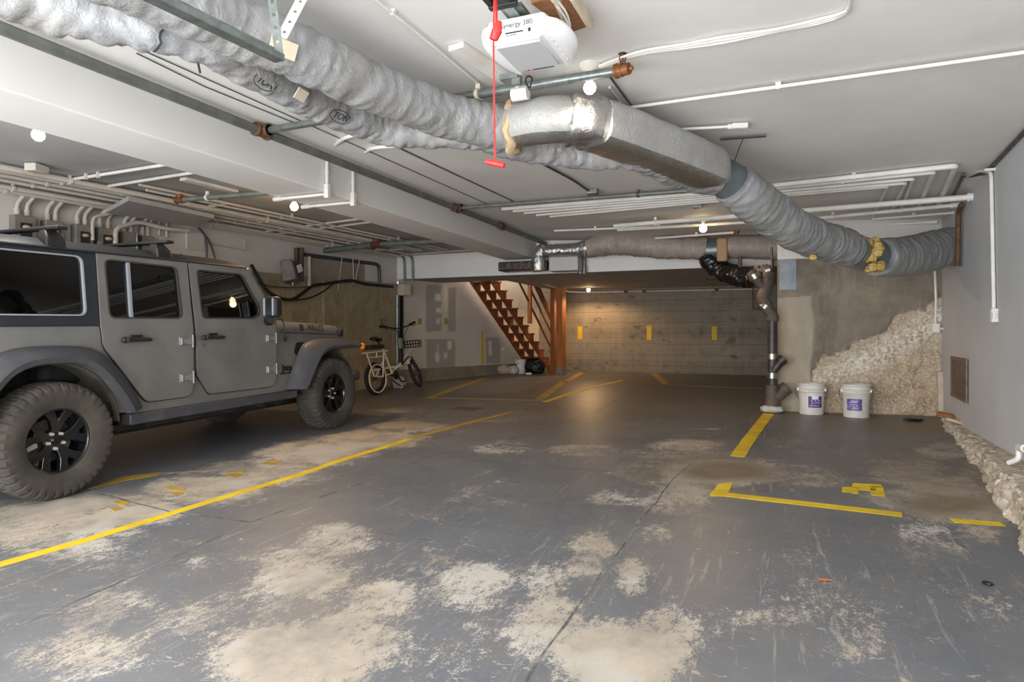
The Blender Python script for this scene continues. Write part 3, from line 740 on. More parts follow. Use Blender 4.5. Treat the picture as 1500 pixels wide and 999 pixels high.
# mirror
f = sd(1)
b = B(); b.tube([f(2.20,1.24,-.02), f(2.16,1.235,.05), f(2.12,1.25,.11)], [.045,.05,.04], 10); mr = P('mirror_arm', b, m_blk2)
b = B(); b.box((.135,2.12,1.372), (.15,.10,.205)); P('mirror_housing', b, m_blk2, mr, bevel=.03)
for x_m in (.18, .075):
    b = B(); b.box((x_m,2.062,1.372), (.018,.02,.17)); P('mirror_trim', b, m_pale, mr, bevel=.004)
b = B(); b.box((.128,2.068,1.372), (.085,.006,.16)); P('mirror_glass', b, M('dark_mirror','#4a4c50',.1,.9), mr)
# roof rack
for y in (.13, 1.03):
    b = B(); b.bar((.02,y,1.90),(-1.60,y,1.90),.085,.026); cb = P('rack_crossbar', b, m_blk2, bevel=.01)
    for x in (-.10,-1.48):
        s = 1 if x > -.8 else -1
        b = B(); b.loft([[(x+.06*s,y-.075,1.755),(x+.06*s,y+.075,1.755),(x-.07*s,y+.06,1.83),(x-.07*s,y-.06,1.83)], [(x+.05*s,y-.07,1.83),(x+.05*s,y+.07,1.83),(x-.07*s,y+.055,1.85),(x-.07*s,y-.055,1.85)], [(x+.0*s,y-.045,1.89),(x+.0*s,y+.045,1.89),(x-.07*s,y+.04,1.89),(x-.07*s,y-.04,1.89)]])
        P('rack_foot', b, m_blk2, cb, bevel=.012)
# inside
for y in (.15, 1.15):
    for x in (-.42,-1.16):
        b = B(); b.box((x,y+.2,.85),(.48,.5,.16)).box((x,y-.08,1.18),(.46,.14,.6),Matrix.Rotation(.2,3,'X')).box((x,y-.17,1.52),(.26,.1,.18)); P('seat', b, m_seat, bevel=.05)
b = B(); b.box((-.79,2.12,1.10),(1.4,.34,.28)); P('dashboard', b, m_seat, bevel=.05)
b = B(); b.tube([V((-1.16+.18*math.cos(t*PI/12), 1.86+.06*math.sin(t*PI/12), 1.2+.17*math.sin(t*PI/12))) for t in range(24)], .015, 8, loop=True); P('steering_wheel', b, m_seat)
# ================================================================ DUCTS, PIPES AND LAMPS OVERHEAD
def wrapmat(name, a, b_, rough=.42, metal=.0):
    m, nt, p, L = newmat(name)
    c = mixc(nt, ramp(nt, nz(nt, 3, 5, .6), .35, .7), hexc(a), hexc(b_)); L(c, p.inputs['Base Color'])
    p.inputs['Roughness'].default_value = rough; p.inputs['Metallic'].default_value = metal
    rg = mth(nt, 'ABSOLUTE', mth(nt, 'SUBTRACT', nz(nt, 13, 4, .6, dist=1.2, stretch=(1.6,.6,1)), .5))
    L(bumpn(nt, mth(nt, 'ADD', mth(nt, 'MULTIPLY', rg, 1.6), mth(nt, 'MULTIPLY', nz(nt, 40, 4, .6), .3)), .42, .022), p.inputs['Normal']); return m
m_wrap = wrapmat('silver_grey_duct_wrap', '#949597', '#8d8a85')
m_wrapd = wrapmat('dusty_grey_duct_wrap', '#8a8c8e', '#93918b')
m_wrapt = wrapmat('dusty_tan_duct_wrap', '#a89b90', '#978b82')
m_foil = wrapmat('crinkled_foil', '#c9c8c6', '#b5b3b0', .26, .92)
m_foilw = wrapmat('dull_foil_facing', '#aeadaa', '#9d9b97', .48, .15)
m_sheet = M('galvanised_sheet', '#7f898c', .42, .6, col2='#6d7678', scale=6)
m_galv = M('galvanised_steel', '#8b928f', .4, .75, col2='#727a77', scale=22)
m_oldp = M('old_green_grey_pipe', '#6f746b', .5, .4, col2='#83877f', scale=8, stretch=None)
m_wpipe = M('white_painted_pipe', '#e3e0da', .45, col2='#d4cfc6', scale=4)
m_cpipe = M('cream_painted_pipe', '#cdc4b8', .5, col2='#bfb5a7', scale=4)
m_brass = M('brown_bronze_fitting', '#8d5a35', .5, .35, col2='#6f4529', scale=20)
m_rust = M('rusty_fitting', '#6b4a35', .7, .2, col2='#4e382b', scale=14)
m_dark = M('dark_conduit', '#4a4b4c', .5, .4, col2='#5d5e5e', scale=8)
m_tan = M('tan_mastic', '#c2ab87', .85, col2='#b09672', scale=12, bump=.6, bscale=40, bdist=.01)
m_gold = M('yellow_fibreglass', '#b3924a', .9, col2='#d2b879', scale=14, bump=1, bscale=50, bdist=.02)
m_cream = M('cream_card', '#d8cdb6', .8)
m_ink = M('dark_ink', '#20242a', .6)
m_black = M('black_duct_tape', '#101010', .3, col2='#1f1e1d', scale=9, bump=.6, bscale=20, bdist=.015, coat=.3)
m_red = M('red_cord', '#d92a26', .4)
m_white = M('white_plastic', '#e6e6e6', .35, coat=.2)
m_lens = M('white_lens', '#f7f7f7', .35)
m_pgrey = M('light_grey_plastic', '#c2c3c6', .4)
m_wood = M('raw_board', '#9b6a43', .75, col2='#80563a', scale=8, stretch=(1,6,1))
m_wood2 = M('pale_board', '#c9bba6', .75, col2='#b5a58f', scale=6)
m_pbase = M('porcelain_base', '#cfc9bd', .4)
def emat(name, col, s):
    m, nt, p, L = newmat(name); p.inputs['Base Color'].default_value = (*col,1); p.inputs['Emission Color'].default_value = (*col,1); p.inputs['Emission Strength'].default_value = s; return m
m_bulbw = emat('lit_bulb_white', (1,.97,.9), 9); m_bulbo = emat('lit_bulb_warm', (1,.80,.50), 14); m_bulbs = emat('lit_bulb_soft', (1,.94,.80), 1.6)

def wrinkle(amp, fold=1.0, seed=0.0):
    def w(i, k, q):
        a = noise.noise(q*7+V((seed,0,0)))*amp*.8
        r = 1-abs(noise.noise(V((i*.30+seed, k*.16, seed)))); r = r**5
        pl = noise.noise(V((i*.62+.5*math.sin(k*.3), k*.11, seed+9)))
        return a-r*amp*fold+pl*amp*.26
    return w
def duct(name, pts, r, mat, parent=None, amp=.010, n=32, step=.020, local=False, seed=0.0, cap=True):
    P_ = crom(pts, step)
    if isinstance(r, (list, tuple)):
        L_ = len(P_)-1; R_ = [r[min(len(r)-1, int(i/L_*(len(r)-1)))]*(1-((i/L_*(len(r)-1))%1))+r[min(len(r)-1, int(i/L_*(len(r)-1))+1)]*((i/L_*(len(r)-1))%1) for i in range(L_+1)]
    else: R_ = [r]*len(P_)
    b = B(); b.tube(P_, R_, n, wob=wrinkle(amp, 1.0, seed), cap=cap)
    return b.build(name, mat, parent, ang=60, local=local)
OD = .26
# --- upper duct with the foil plenum and the run down to the corner
d1 = [cl(u,v,OD) for u,v in ((120,-62),(200,-26),(270,5),(340,38),(395,60),(450,84),(500,107),(550,129),(600,150),(650,168),(700,180),(744,187))]
du = thing('air_duct', 'thick silver-grey insulated duct crossing the ceiling, with foil section, bare collars and right-hand run into the corner', 'duct', d1[-1])
du['label'] = 'thick insulated duct with a foil-wrapped middle, running across the ceiling down into the right corner'
duct('duct_sleeve', d1, [.132,.132,.134,.138,.14,.142,.142], m_wrap, du, .016, seed=1)
# mastic collar
c0 = cl(752,186,OD); ax = (cl(800,178,OD)-cl(700,180,OD)).normalized()
b = B(); n_ = 30; x_ = ax.cross(V((0,0,1))).normalized(); y_ = x_.cross(ax)
b.tube([c0+(x_*math.cos(2*PI*i/n_)+y_*math.sin(2*PI*i/n_))*.150+ax*.014*math.sin(i*1.3) for i in range(n_)], .03, 8, wob=lambda i,k,q: .012*noise.noise(q*16), loop=True)
b.build('mastic_collar', m_tan, du, local=False)
# foil plenum: rounded box section
def rbox(w, h, rr=.25, n=4):
    out = []
    for cx, cy, a0 in ((1,1,0),(-1,1,90),(-1,-1,180),(1,-1,270)):
        for k in range(n+1):
            a = math.radians(a0+90*k/n); out.append(((cx*(1-rr)+rr*math.cos(a))*w, (cy*(1-rr)+rr*math.sin(a))*h))
    return out
fp = crom([cl(u,v,o) for u,v,o in ((756,184,OD),(800,176,OD),(840,176,.25),(862,182,.25))], .04)
b = B(); b.tube(fp, [.142]*(len(fp)), 24, wob=wrinkle(.006,1.2,4)); o = b.build('foil_sleeve', [m_foilw, m_foil], du, ang=60, local=False)
for p_ in o.data.polygons:
    if len(p_.vertices) == 4 and p_.index % 24 in (15,16,17,18,19,20): p_.material_index = 1
fp = crom([cl(u,v,o) for u,v,o in ((832,176,.25),(856,178,.25),(886,187,.25))], .02)
b = B(); b.tube(fp, 1.0, prof=rbox(.158,.150,.5,5), wob=wrinkle(.026,1.2,9)); b.build('foil_joint', m_foil, du, ang=60, local=False)
fp = crom([cl(u,v,o) for u,v,o in ((868,182,.25),(900,193,.25),(940,208,.25),(985,225,.255),(1025,241,.26),(1048,251,.265))], .05)
b = B(); kk = len(fp); b.tube(fp, [1.0 if i < kk-4 else (1,.97,.90,.76)[i-kk+4] for i in range(kk)], prof=rbox(.172,.150,.62,5), wob=wrinkle(.006,1,5)); o = b.build('foil_plenum', [m_foilw, m_foil], du, ang=40, local=False)
for p_ in o.data.polygons:                    # the underside is bare foil, the sides carry a dull facing
    if len(p_.vertices) == 4 and (p_.index % 24) in (13,14,15,16,17,18,19,20): p_.material_index = 1
Z = lambda t,u,v: at(t,u,v)
run = [Z(5.25,1040,250),Z(5.3,1066,264),Z(5.4,1084,278)]
duct('metal_collar', run, [.150,.155,.155], m_sheet, du, .0, n=28)
sl = [Z(5.3,1074,268),Z(5.4,1098,289),Z(5.6,1126,310),Z(5.8,1156,331),Z(6.05,1190,348),Z(6.25,1222,358),Z(6.4,1248,366)]
duct('duct_sleeve', sl, [.185,.19,.19,.19,.19,.185,.18], m_wrapd, du, .018, seed=3)
duct('metal_collar', [Z(6.35,1244,365),Z(6.5,1262,371),Z(6.6,1282,375)], .165, m_sheet, du, 0)
duct('duct_sleeve', [Z(6.6,1286,377),Z(6.75,1310,377),Z(6.95,1340,373),Z(7.1,1372,366),Z(7.2,1394,360)], [.20,.212,.222,.222,.215], m_wrapd, du, .014, seed=6)
b = B(); c0 = Z(6.55,1272,373)
for k in range(26):
    a = random.uniform(0, 2*PI); p = c0+V((random.uniform(-.05,.10), random.uniform(-.16,.02), 0))+V((0,-.1,.13*math.sin(a))); p.z -= .03
    b.ball(p, random.uniform(.035,.06), 8, (1,1,1.0))
b.build('fibreglass_tuft', m_gold, du, local=False)
b = B(); c0 = Z(6.3,1249,361)
b.ball(c0+V((-.02,-.17,.02)), .05, 8, (.6,.7,1.5)); b.ball(Z(6.0,1191,377), .03, 8, (1.3,1,1)); b.build('fibreglass_tuft', m_gold, du, local=False)
# hangers of the plenum
b = B(); b.bar(cl(1055,204,.02), cl(1122,199,.02), .03, .012); b.tube([cl(1088,204,.02), cl(1071,248,.16)], .004, 6); b.build('hanger_strap', m_dark, du, local=False)
# cards and tape on the sleeve
def on_duct(P0, P1, r, sidez=0.0):
    """frame on a duct's surface at P0, text running towards P1, facing the camera's side of it"""
    x = (P1-P0).normalized(); n = (V((0,0,CZ-sidez))-P0); n = (n-x*n.dot(x)).normalized(); return P0+n*r, x, n
o_, x_, n_ = on_duct(cl(393,62,OD), cl(460,88,OD), .135); b = B(); R_ = Matrix((x_, n_.cross(x_), n_)).transposed(); b.box(o_+n_*.012, (.13,.075,.004), R_); b.build('paper_tag', m_cream, du, local=False)
o_, x_, n_ = on_duct(cl(604,182,OD), cl(640,195,OD), .14); b = B(); R_ = Matrix((x_, n_.cross(x_), n_)).transposed(); b.ball(o_, .03, 8, (1.6,.8,.8)).ball(o_+x_*.06, .028, 8, (1.3,.7,.7)); b.build('orange_tape', M('faded_orange_tape', '#c99a7c', .7), du, local=False)

# --- lower duct beside it
O2 = .30
d2p = [(-70,-40),(0,-14),(60,4),(120,18),(175,30),(215,37),(257,46),(300,60),(340,80),(374,99),(440,136),(500,164),(560,184),(620,191),(680,192),(740,205),(800,217),(865,224),(925,223),(960,236),(990,252),(1020,264),(1050,268)]
d2 = [cl(u,v,O2) for u,v in d2p]
dl = thing('air_duct', 'thin grey insulated duct with printed ovals, hanging lowest along the ceiling beside the thicker duct', 'duct', d2[9])
dl['label'] = 'thinner grey duct with printed oval marks, slung along the beam side of the thick duct'
duct('duct_sleeve', d2, [.112,.112,.112,.115,.118,.12,.12,.12,.122,.122,.12,.118,.105], m_wrap, dl, .020, seed=12)
for (u,v), (u2,v2), s_ in (((368,112),(395,127),'TON'), ((483,170),(510,181),'TON')):
    o_, x_, n_ = on_duct(cl(u-3,v-14,O2), cl(u2-3,v2-14,O2), .128, .5); yv = n_.cross(x_)
    text('lettering', s_, .052, m_ink, dl, Matrix.Translation(-dl.location) @ frame(o_+n_*.003-yv*.01, x_, yv), .001, .25)
    b = B(); b.tube([o_+n_*.002-yv*.01+x_*.075*math.cos(t*PI/14)+yv*.036*math.sin(t*PI/14) for t in range(28)], .0022, 5, loop=True); b.build('printed_oval', m_ink, dl, local=False)
o_, x_, n_ = on_duct(cl(416,120,O2), cl(450,140,O2), .128, .3); b = B(); R_ = Matrix((x_, n_.cross(x_), n_)).transposed(); b.box(o_+n_*.004, (.085,.06,.004), R_); b.build('paper_tag', m_cream, dl, local=False)
b = B()
o_, x_, n_ = on_duct(cl(222,35,O2), cl(260,48,O2), .118, .3); yv = n_.cross(x_)
b.tube([o_-x_*.0+yv*(.09-.02*k)+x_*.006*math.sin(k*2)+n_*(-.02 if k in (0,9) else .006) for k in range(10)], .012, 6); b.build('tie_strap', m_dark, dl, local=False)
b = B(); b.tube([cl(288,78,.25), cl(290,92,.27), cl(293,106,.27)], .006, 6); b.build('loose_strap', m_dark, dl, local=False)

# --- far duct along the bulkhead
YD = 10.55
fd = thing('air_duct', 'dusty far duct', 'duct', ony(900,362,YD))
fd['label'] = 'dusty far duct running left to right just in front of the low white bulkhead'
Q = lambda u,v,y=YD: ony(u,v,y)
duct('duct_sleeve', [Q(856,366),Q(880,359),Q(905,356),Q(935,357),Q(965,361),Q(1000,363),Q(1036,364)], [.15,.20,.21,.21,.20,.185,.17], m_wrapt, fd, .02, seed=20)
duct('duct_sleeve', [Q(1062,362),Q(1100,362),Q(1150,364),Q(1195,366,10.2)], [.18,.185,.18,.17], m_wrapt, fd, .008, seed=22)
duct('metal_collar', [Q(1024,366),Q(1046,366),Q(1064,363)], .155, m_sheet, fd, .002)
b = B(); b.box(Q(1058,366,YD-.15), (.16,.12,.36)); b.build('tape_patch', M('brown_paper_tape', '#b08f6a', .7), fd, bevel=.03, local=False)
duct('foil_sleeve', [Q(800,368),Q(820,367),Q(845,366),Q(862,364)], [.115,.11,.12,.16], m_foil, fd, .012, seed=25)
b = B(); b.tube(crom([Q(797,366),Q(790,372),Q(789,385),Q(790,397)], .04), .125, 16, wob=wrinkle(.02,1,2)); b.build('foil_elbow', m_foil, fd, local=False)
b = B(); p0 = Q(735,391,10.75); p1 = Q(806,390,10.75); b.box((p0+p1)/2, ((p1-p0).length,.35,.16)); b.build('foil_box', M('soot_dark_foil', '#5d5552', .3, .8, col2='#463f3d', scale=9, bump=.6, bscale=18, bdist=.02), fd, bevel=.02, local=False)
b = B(); p0 = Q(808,388,10.7); p1 = Q(850,387,10.7); b.box((p0+p1)/2, ((p1-p0).length,.3,.24)); b.build('sheet_metal_plenum', M('pale_sheet_metal', '#b9b8b6', .5, .2), fd, bevel=.01, local=False)
bd = thing('air_duct', 'black', 'duct', Q(1040,385))
bd['label'] = 'black taped flexible duct dropping from the far duct to the drain pipes'
duct('flexible_sleeve', [Q(1034,372),Q(1040,384),Q(1056,396),Q(1078,404,10.4),Q(1102,410,10.2)], [.15,.165,.17,.165,.13], m_black, bd, .03, seed=31)

# ---------------------------------------------------------------- pipes
def pipe(name, label, pts, r, mat, cat='pipe', group=None, fil=.0, clamps=(), fits=(), cm=None, fm=None, n=10):
    P_ = [V(p) for p in pts]
    if fil: P_ = fillet(P_, fil)
    o = V(min(P_, key=lambda p: p.z))
    t = thing(name, label, cat, o, group) if (clamps or fits) else None
    b = B(); b.tube(P_, r, n)
    if t is None: return tag(b.build(name, mat, ang=50), label, cat, group)
    b.build('tube', mat, t, ang=50, local=False)
    d = lambda p: min(((a, c) for a, c in zip(P_, P_[1:])), key=lambda s: ((s[0]+s[1])/2-p).length)
    for p in clamps:
        a, c = min(zip(P_, P_[1:]), key=lambda s: min(((s[0].lerp(s[1], k/12))-p).length for k in range(13))); ax_ = (c-a).normalized()
        q = a+ax_*(p-a).dot(ax_)
        b = B(); b.cyl(q-ax_*.012, q+ax_*.012, r*1.35, n=10); b.box(q+V((0,0,r*1.6)), (.03,.02,r*1.6)); b.build('pipe_strap', cm or mat, t, local=False)
    for p, k in fits:
        a, c = min(zip(P_, P_[1:]), key=lambda s: min(((s[0].lerp(s[1], k_/12))-p).length for k_ in range(13))); ax_ = (c-a).normalized()
        q = a+ax_*(p-a).dot(ax_)
        b = B(); b.cyl(q-ax_*r*1.7, q+ax_*r*1.7, r*1.28, n=14).cyl(q-ax_*r*1.9, q-ax_*r*1.3, r*1.5, n=14).cyl(q+ax_*r*1.3, q+ax_*r*1.9, r*1.5, n=14)
        if k: b.cyl(q, q+k*r*2.2, r*1.15, n=12).cyl(q+k*r*1.6, q+k*r*2.2, r*1.4, n=12)
        b.build('pipe_fitting', fm or m_rust, t, local=False)
    return t
bx, bz = -3.80, 2.825
xa = lambda y: (bx,y,bz)
tee1 = V(xa(onz(398,190,bz).y)); tee2 = V(xa(onz(682,304,bz).y))
pipe('sprinkler_main', 'long old green-grey sprinkler pipe tucked along the top of the white beam', [xa(-1.2), xa(10.9)], .037, m_oldp, fits=((tee1,V((1,0,0))),(tee2,V((1,0,0))),(V(xa(8.9)),None)), fm=m_rust, n=14)
e1 = cl(905,104,.09)
br = pipe('sprinkler_branch', 'silver sprinkler pipe passing under the opener, ending in a bronze sprinkler head', [tee1+V((.09,0,.0)), cl(690,140,.09), e1], .027, m_galv, clamps=(cl(700,138,.09), cl(762,128,.09)), cm=m_wood2, n=14)
p = cl(914,102,.09); ax = (p-e1).normalized()
b = B(); b.cyl(e1-ax*.015, e1+ax*.03, .036, n=16).cyl(e1+ax*.025, e1+ax*.07, .032, n=16).cyl(e1+ax*.068, e1+ax*.09, .013, n=6).cyl(e1-ax*.015, e1+ax*.0, .040, n=16); b.build('pipe_fitting', m_brass, br, local=False)
h0 = e1+ax*.03; up = V((0,0,1))
b = B(); b.cyl(h0+up*.03, h0+up*.05, .018, n=6); b.tube([h0+up*.05+V((.014,0,0)), h0+up*.07+V((.018,0,0)), h0+up*.09+V((.004,0,0))], .004, 6).tube([h0+up*.05-V((.014,0,0)), h0+up*.07-V((.018,0,0)), h0+up*.09-V((.004,0,0))], .004, 6).cyl(h0+up*.04, h0+up*.088, .006).cyl(h0+up*.088, h0+up*.093, .024, n=14)
b.build('sprinkler_head', m_rust, br, local=False)
pipe('sprinkler_branch', 'grey-green branch pipe crossing the ceiling from the beam pipe, behind the thin duct', [tee2+V((.08,0,0)), cl(1050,276,.05)], .024, m_oldp, clamps=(cl(940,287,.05),), cm=m_rust)
# left bay
pipe('sprinkler_branch', 'short grey sprinkler pipe with bronze end under the left bay ceiling', [cll(262,293,.16), cll(392,282,.16)], .026, m_oldp, fits=((cll(264,293,.16), V((0,0,1))),), clamps=(cll(302,289,.16),), cm=m_wpipe, fm=m_brass)
pipe('sprinkler_branch', 'long grey-brown sprinkler pipe with rusty tee across the far left bay', [cll(446,371,.12), cll(552,358,.12), cll(660,352,.12)], .045, m_oldp, fits=((cll(552,358,.12), V((0,0,1))),))
pipe('drop_pipe', 'dark pipe sloping along the left wall then turning down over the concrete ledge', [lw(446,373,.06), lw(545,386,.06), lw(555,388,.06), lw(556,414,.06)], .032, m_dark, fil=.1)
# conduits of the right bay
cond = lambda label, pts, r=.012, mat=m_wpipe, **k: pipe('conduit', label, pts, r, mat, 'conduit', **k)
cond('straight white conduit across the bare right-hand ceiling, held by one clip', [cl(905,160,.03), cl(1505,76,.03)], .011, m_wpipe, clamps=(cl(1137,121,.03),))
for k, (dv, la) in enumerate(((0,'uppermost of the loose white cables from the lamp towards the upper right'),(3,'middle of the loose white cables from the lamp towards the upper right'),(6,'lowest of the loose white cables from the lamp towards the upper right'))):
    pipe('cable', la, crom([cl(868,100+dv*.4,.015), cl(935,76+dv*.7,.02), cl(1000,65+dv,.012), cl(1060,54+dv*1.4,.02), cl(1140,42+dv*.6,.014), cl(1200,28+dv,.012), cl(1240,16+dv*.5,.012), cl(1246,-6,.012)], .05), .007, m_wpipe, 'cable')
b_ = cond('short white conduit ending in a fat connector above the plenum', [cl(985,190,.03), cl(1074,185,.03)], .011)
t = thing('junction_fitting', 'fat white conduit connector on the ceiling above the bare plenum collar', 'conduit fitting', cl(1085,184,.03)); b = B(); b.bar(cl(1072,185,.03), cl(1096,184,.03), .045, .04); b.build('body', m_wpipe, t, local=False, bevel=.008); b = B(); b.cyl(cl(1066,185.5,.03), cl(1073,185,.03), .019); b.build('coupling', m_wpipe, t, local=False)
cond('thin white conduit from the top edge towards the silver pipe, left of the opener', [cl(548,-2,.02), cl(640,72,.02), cl(702,124,.02)], .008, m_wpipe, clamps=(cl(575,20,.02),))
cond('thin dark conduit behind the lit ceiling bulb, nearer the opener', [cl(893,128,.015), cl(918,160,.015)], .009, m_pgrey)
cond('thin dark conduit behind the lit ceiling bulb, farther from the opener', [cl(888,105,.015), cl(935,168,.015)], .007, m_dark)
cond('hair-thin grey cable along the ceiling beside the beam pipe, upper one', [cl(205,72,.008), cl(375,148,.008), cl(675,282,.008), cl(720,302,.008)], .004, m_dark)
cond('hair-thin grey cable along the ceiling beside the beam pipe, lower one', [cl(200,78,.008), cl(300,127,.008), cl(436,182,.008)], .004, m_dark)
cond('weathered grey strip on the ceiling between the beam and the thin duct', [cl(585,217,.008), cl(655,250,.008), cl(752,295,.008)], .008, m_oldp)
t = cond('dark conduit from the ducts into a square ceiling box', [cl(795,240,.02), cl(840,264,.02), cl(862,279,.03)], .012, m_dark, fil=.1)
b = B(); b.box(cl(868,281,.03), (.12,.12,.06), Matrix.Rotation(.1,3,'Z')); jb = tag(b.build('junction_box', m_galv, bevel=.006), 'square metal junction box on the ceiling at the dark conduit', 'junction box')
# bundle of five: across the bay, then each turns to the back
PN = ('first and longest','second','third','fourth','fifth and shortest')
ends = [((1400,243),(1372,306)), ((1368,252),(1344,308)), ((1338,262),(1318,312)), ((1327,268),(1305,312)), ((1300,273),(1278,320))]
starts = [(736,306),(752,309),(768,312),(786,315),(806,317)]
for k in range(5):
    pipe('conduit', PN[k]+' of five white pipes bundled across the ceiling, counted from the camera', [cl(*starts[k],.035), cl(1020,(284,287,291,294,297)[k],.035), cl(*ends[k][0],.035), cl(*ends[k][1],.035)], (.024,.021,.017,.017,.017)[k], m_wpipe, 'pipe', fil=.03,
         clamps=(cl((1248,1233,1222,1205,1190)[k],(257,264,271,276,281)[k],.035),))
for la, a, c, r, of_ in (('thick white pipe crossing low to the right wall corner', (900,331), (1432,288), .030, .10), ('white pipe passing under the warm bulb into the round duct', (905,337), (1105,325), .02, .06),
   ('white pipe below the thick one at the right corner', (1160,323), (1404,300), .022, .09), ('thin white pipe under the bundle legs at the right corner', (1278,321), (1404,311), .015, .07), ('lowest white pipe above the round duct at the right corner', (1196,334), (1372,325), .02, .05),
   ('short white pipe end at the warm ceiling bulb with a bronze cap', (960,349), (1082,340), .017, .10), ('white pipe between the bulb and the bundle, left half', (812,338), (1010,330), .018, .04)):
    pipe('pipe', la, [cl(*a,of_), cl(*c,of_)], r, m_wpipe, 'pipe', fits=((cl(c[0]-4,c[1],of_), None),), fm=m_wpipe if 'bronze' not in la else m_brass, clamps=(cl(a[0]+60,a[1]+(c[1]-a[1])*60/(c[0]-a[0]),of_),))
pipe('cable', 'sagging dark cable above the round duct, ending at the right corner', crom([cl(1205,339,.05), cl(1260,335,.05), cl(1320,331,.05), cl(1340,335,.06), cl(1360,338,.06), cl(1396,334,.06)], .06), .011, m_dark, 'cable')
# right wall
cond('dark conduit along the top of the right wall, bending into the corner pipes', [rw(1520,172,.02), rw(1443,254,.02), rw(1432,258,.02)+V((-.1,0,0)), cl(1412,255,.03), cl(1395,290,.03)], .014, m_dark, fil=.06)
t = thing('wall_switch', 'white switch box at the foot of the white conduit on the right wall', 'switch box', rw(1457,470)); b = B(); b.box(rw(1456,462,.025), (.05,.085,.115), Matrix.Rotation(-.07,3,'Z')); b.build('box', m_wpipe, t, local=False, bevel=.008); b = B(); b.box(rw(1455,462,.055), (.01,.03,.05), Matrix.Rotation(-.07,3,'Z')); b.build('cover_plate', m_white, t, local=False)
cond('white conduit running down the right wall to the switch box', [rw(1436,252,.02)+V((-.05,0,.02)), rw(1452,252,.02), rw(1456,456,.02)], .015, m_wpipe, fil=.06)
pipe('drop_pipe', 'rusty brown pipe hanging down the far end of the right wall', [rw(1408,300,.05), rw(1404,312,.05), rw(1403,390,.05)], .026, m_rust, fil=.05)
b = B(); b.bar(rw(1362,268,.15), rw(1452,248,.03), .09, .02); tag(b.build('board', m_wpipe), 'white painted board on the ceiling behind the bundle at the right wall', 'board')
# drops over the beam
for la, c0_, top, mid, lbx, e in (('white conduit looping over the beam face to its underside, nearer the camera', (525,196), (484,205), (479,225), (479,280), (414,291)), ('white conduit looping over the beam face to its underside, farther from the camera', (678,208), (526,219), (517,236), (517,294), (452,303))):
    xb = -3.975; m1 = onx(*mid, xb); m2 = onx(*lbx, xb)
    t = pipe('conduit', la, [cl(*c0_,.02), cl(top[0]+20,top[1]-3,.03), V((xb, m1.y, m1.z+.02)), V((xb, m1.y, 2.59))], .017, m_wpipe, 'conduit', fil=.15, clamps=(V((xb, m1.y, 2.75)),))
    b = B(); b.box((xb+.005, m1.y, 2.575), (.05,.055,.14)); b.build('elbow_box', m_wpipe, t, local=False, bevel=.008)
    b = B(); b.cyl((xb-.02,m1.y,2.545), (-4.58,m1.y,2.545), .015).cyl((-4.52,m1.y,2.545),(-4.62,m1.y,2.545),.022); b.build('underside_run', m_wpipe, t, local=False)
# left bay conduits
xw = lambda y, d: wxl(y)+d
for la, d, z, r, y0, y1 in (('outermost thick cream conduit along the left bay ceiling', 1.22, 2.70, .030, 1.0, 10.0), ('cream conduit just behind the outermost one along the left bay ceiling', 1.10, 2.70, .026, 1.0, 10.0), ('third cream conduit from the car, along the left bay ceiling', .88, 2.70, .02, 1.0, 9.0),
   ('fourth cream conduit from the car, along the left bay ceiling', .66, 2.70, .018, 1.0, 10.4), ('cream conduit second from the left wall at the ceiling', .34, 2.70, .026, 1.0, 10.6), ('cream conduit hugging the left wall at the ceiling', .22, 2.69, .026, 1.0, 10.6), ('thin cream conduit nearest the beam along the left bay ceiling', 1.62, 2.71, .016, 4.6, 10.2), ('second thin cream conduit beside the beam-side one', 1.45, 2.71, .016, 4.8, 10.4)):
    pipe('conduit', la, [V((xw(y0,d),y0,z)), V((xw(y1,d),y1,z))], r, m_cpipe, 'conduit', clamps=tuple(V((xw(y,d),y,z)) for y in (4.2,6.6,8.8)))
for la, a, c in (('white conduit slanting across the left bay ceiling, nearer the camera', (104,263), (250,240)), ('white conduit slanting across the left bay ceiling, second from the camera', (150,274), (294,251)), ('pale conduit crossing the left bay just before the far sprinkler pipe, front one', (358,343), (530,320)), ('pale conduit crossing the left bay just before the far sprinkler pipe, back one', (370,347), (545,325)), ('thin pale conduit far across the left bay ceiling', (500,369), (610,364)), ('farthest pale conduit across the left bay, by the bulkhead', (585,374), (690,366)), ('short pale conduit from the left bay conduits to the wall', (262,308),(330,299))):
    pipe('conduit', la, [cll(*a,.03), cll(*c,.03)], .016, m_cpipe if 'pale' in la else m_wpipe, 'conduit')
b = B(); b.bar(cll(268,262,.02), cll(345,281,.02), .09, .03); tag(b.build('board', m_wpipe), 'white board on the left bay ceiling near the beam', 'board')
b = B(); b.box(cll(54,247,.05), (.11,.16,.07), Matrix.Rotation(.3,3,'Z')); tag(b.build('junction_box', m_cpipe, bevel=.008), 'cream junction box on the left bay ceiling above the car', 'junction box')
zq = 2.60; q4 = [onz(155,312,zq), onz(188,294,zq), onz(314,320,zq), onz(284,332,zq)]
b = B(); b.loft([q4, [p+V((0,0,.05)) for p in q4]]); tag(b.build('hanging_panel', m_lceil, ang=0), 'flat grey panel hung under the left bay conduits', 'panel')
for k, (u, r) in enumerate(((574,.016),(592,.022),(604,.022))):
    o_ = ony(u,376,10.95); e_ = ony(u+1,414,10.93); cond(('first','second','third')[k]+' grey conduit from the left dropping down the white bulkhead', [ony(u-14,371,10.5), o_, e_], r, m_galv if k else m_cpipe, fil=.12)
b = B()
for du_ in (-4,4): b.cyl(ony(853+du_*.7,375,10.9), ony(853+du_*.7,399,10.9), .03); b.cyl(ony(853+du_*.7,390,10.9), ony(853+du_*.7,401,10.9), .042)
tag(b.build('drop_pipe', m_galv), 'grey pipe pair dropping down the bulkhead beside the far duct', 'pipe')
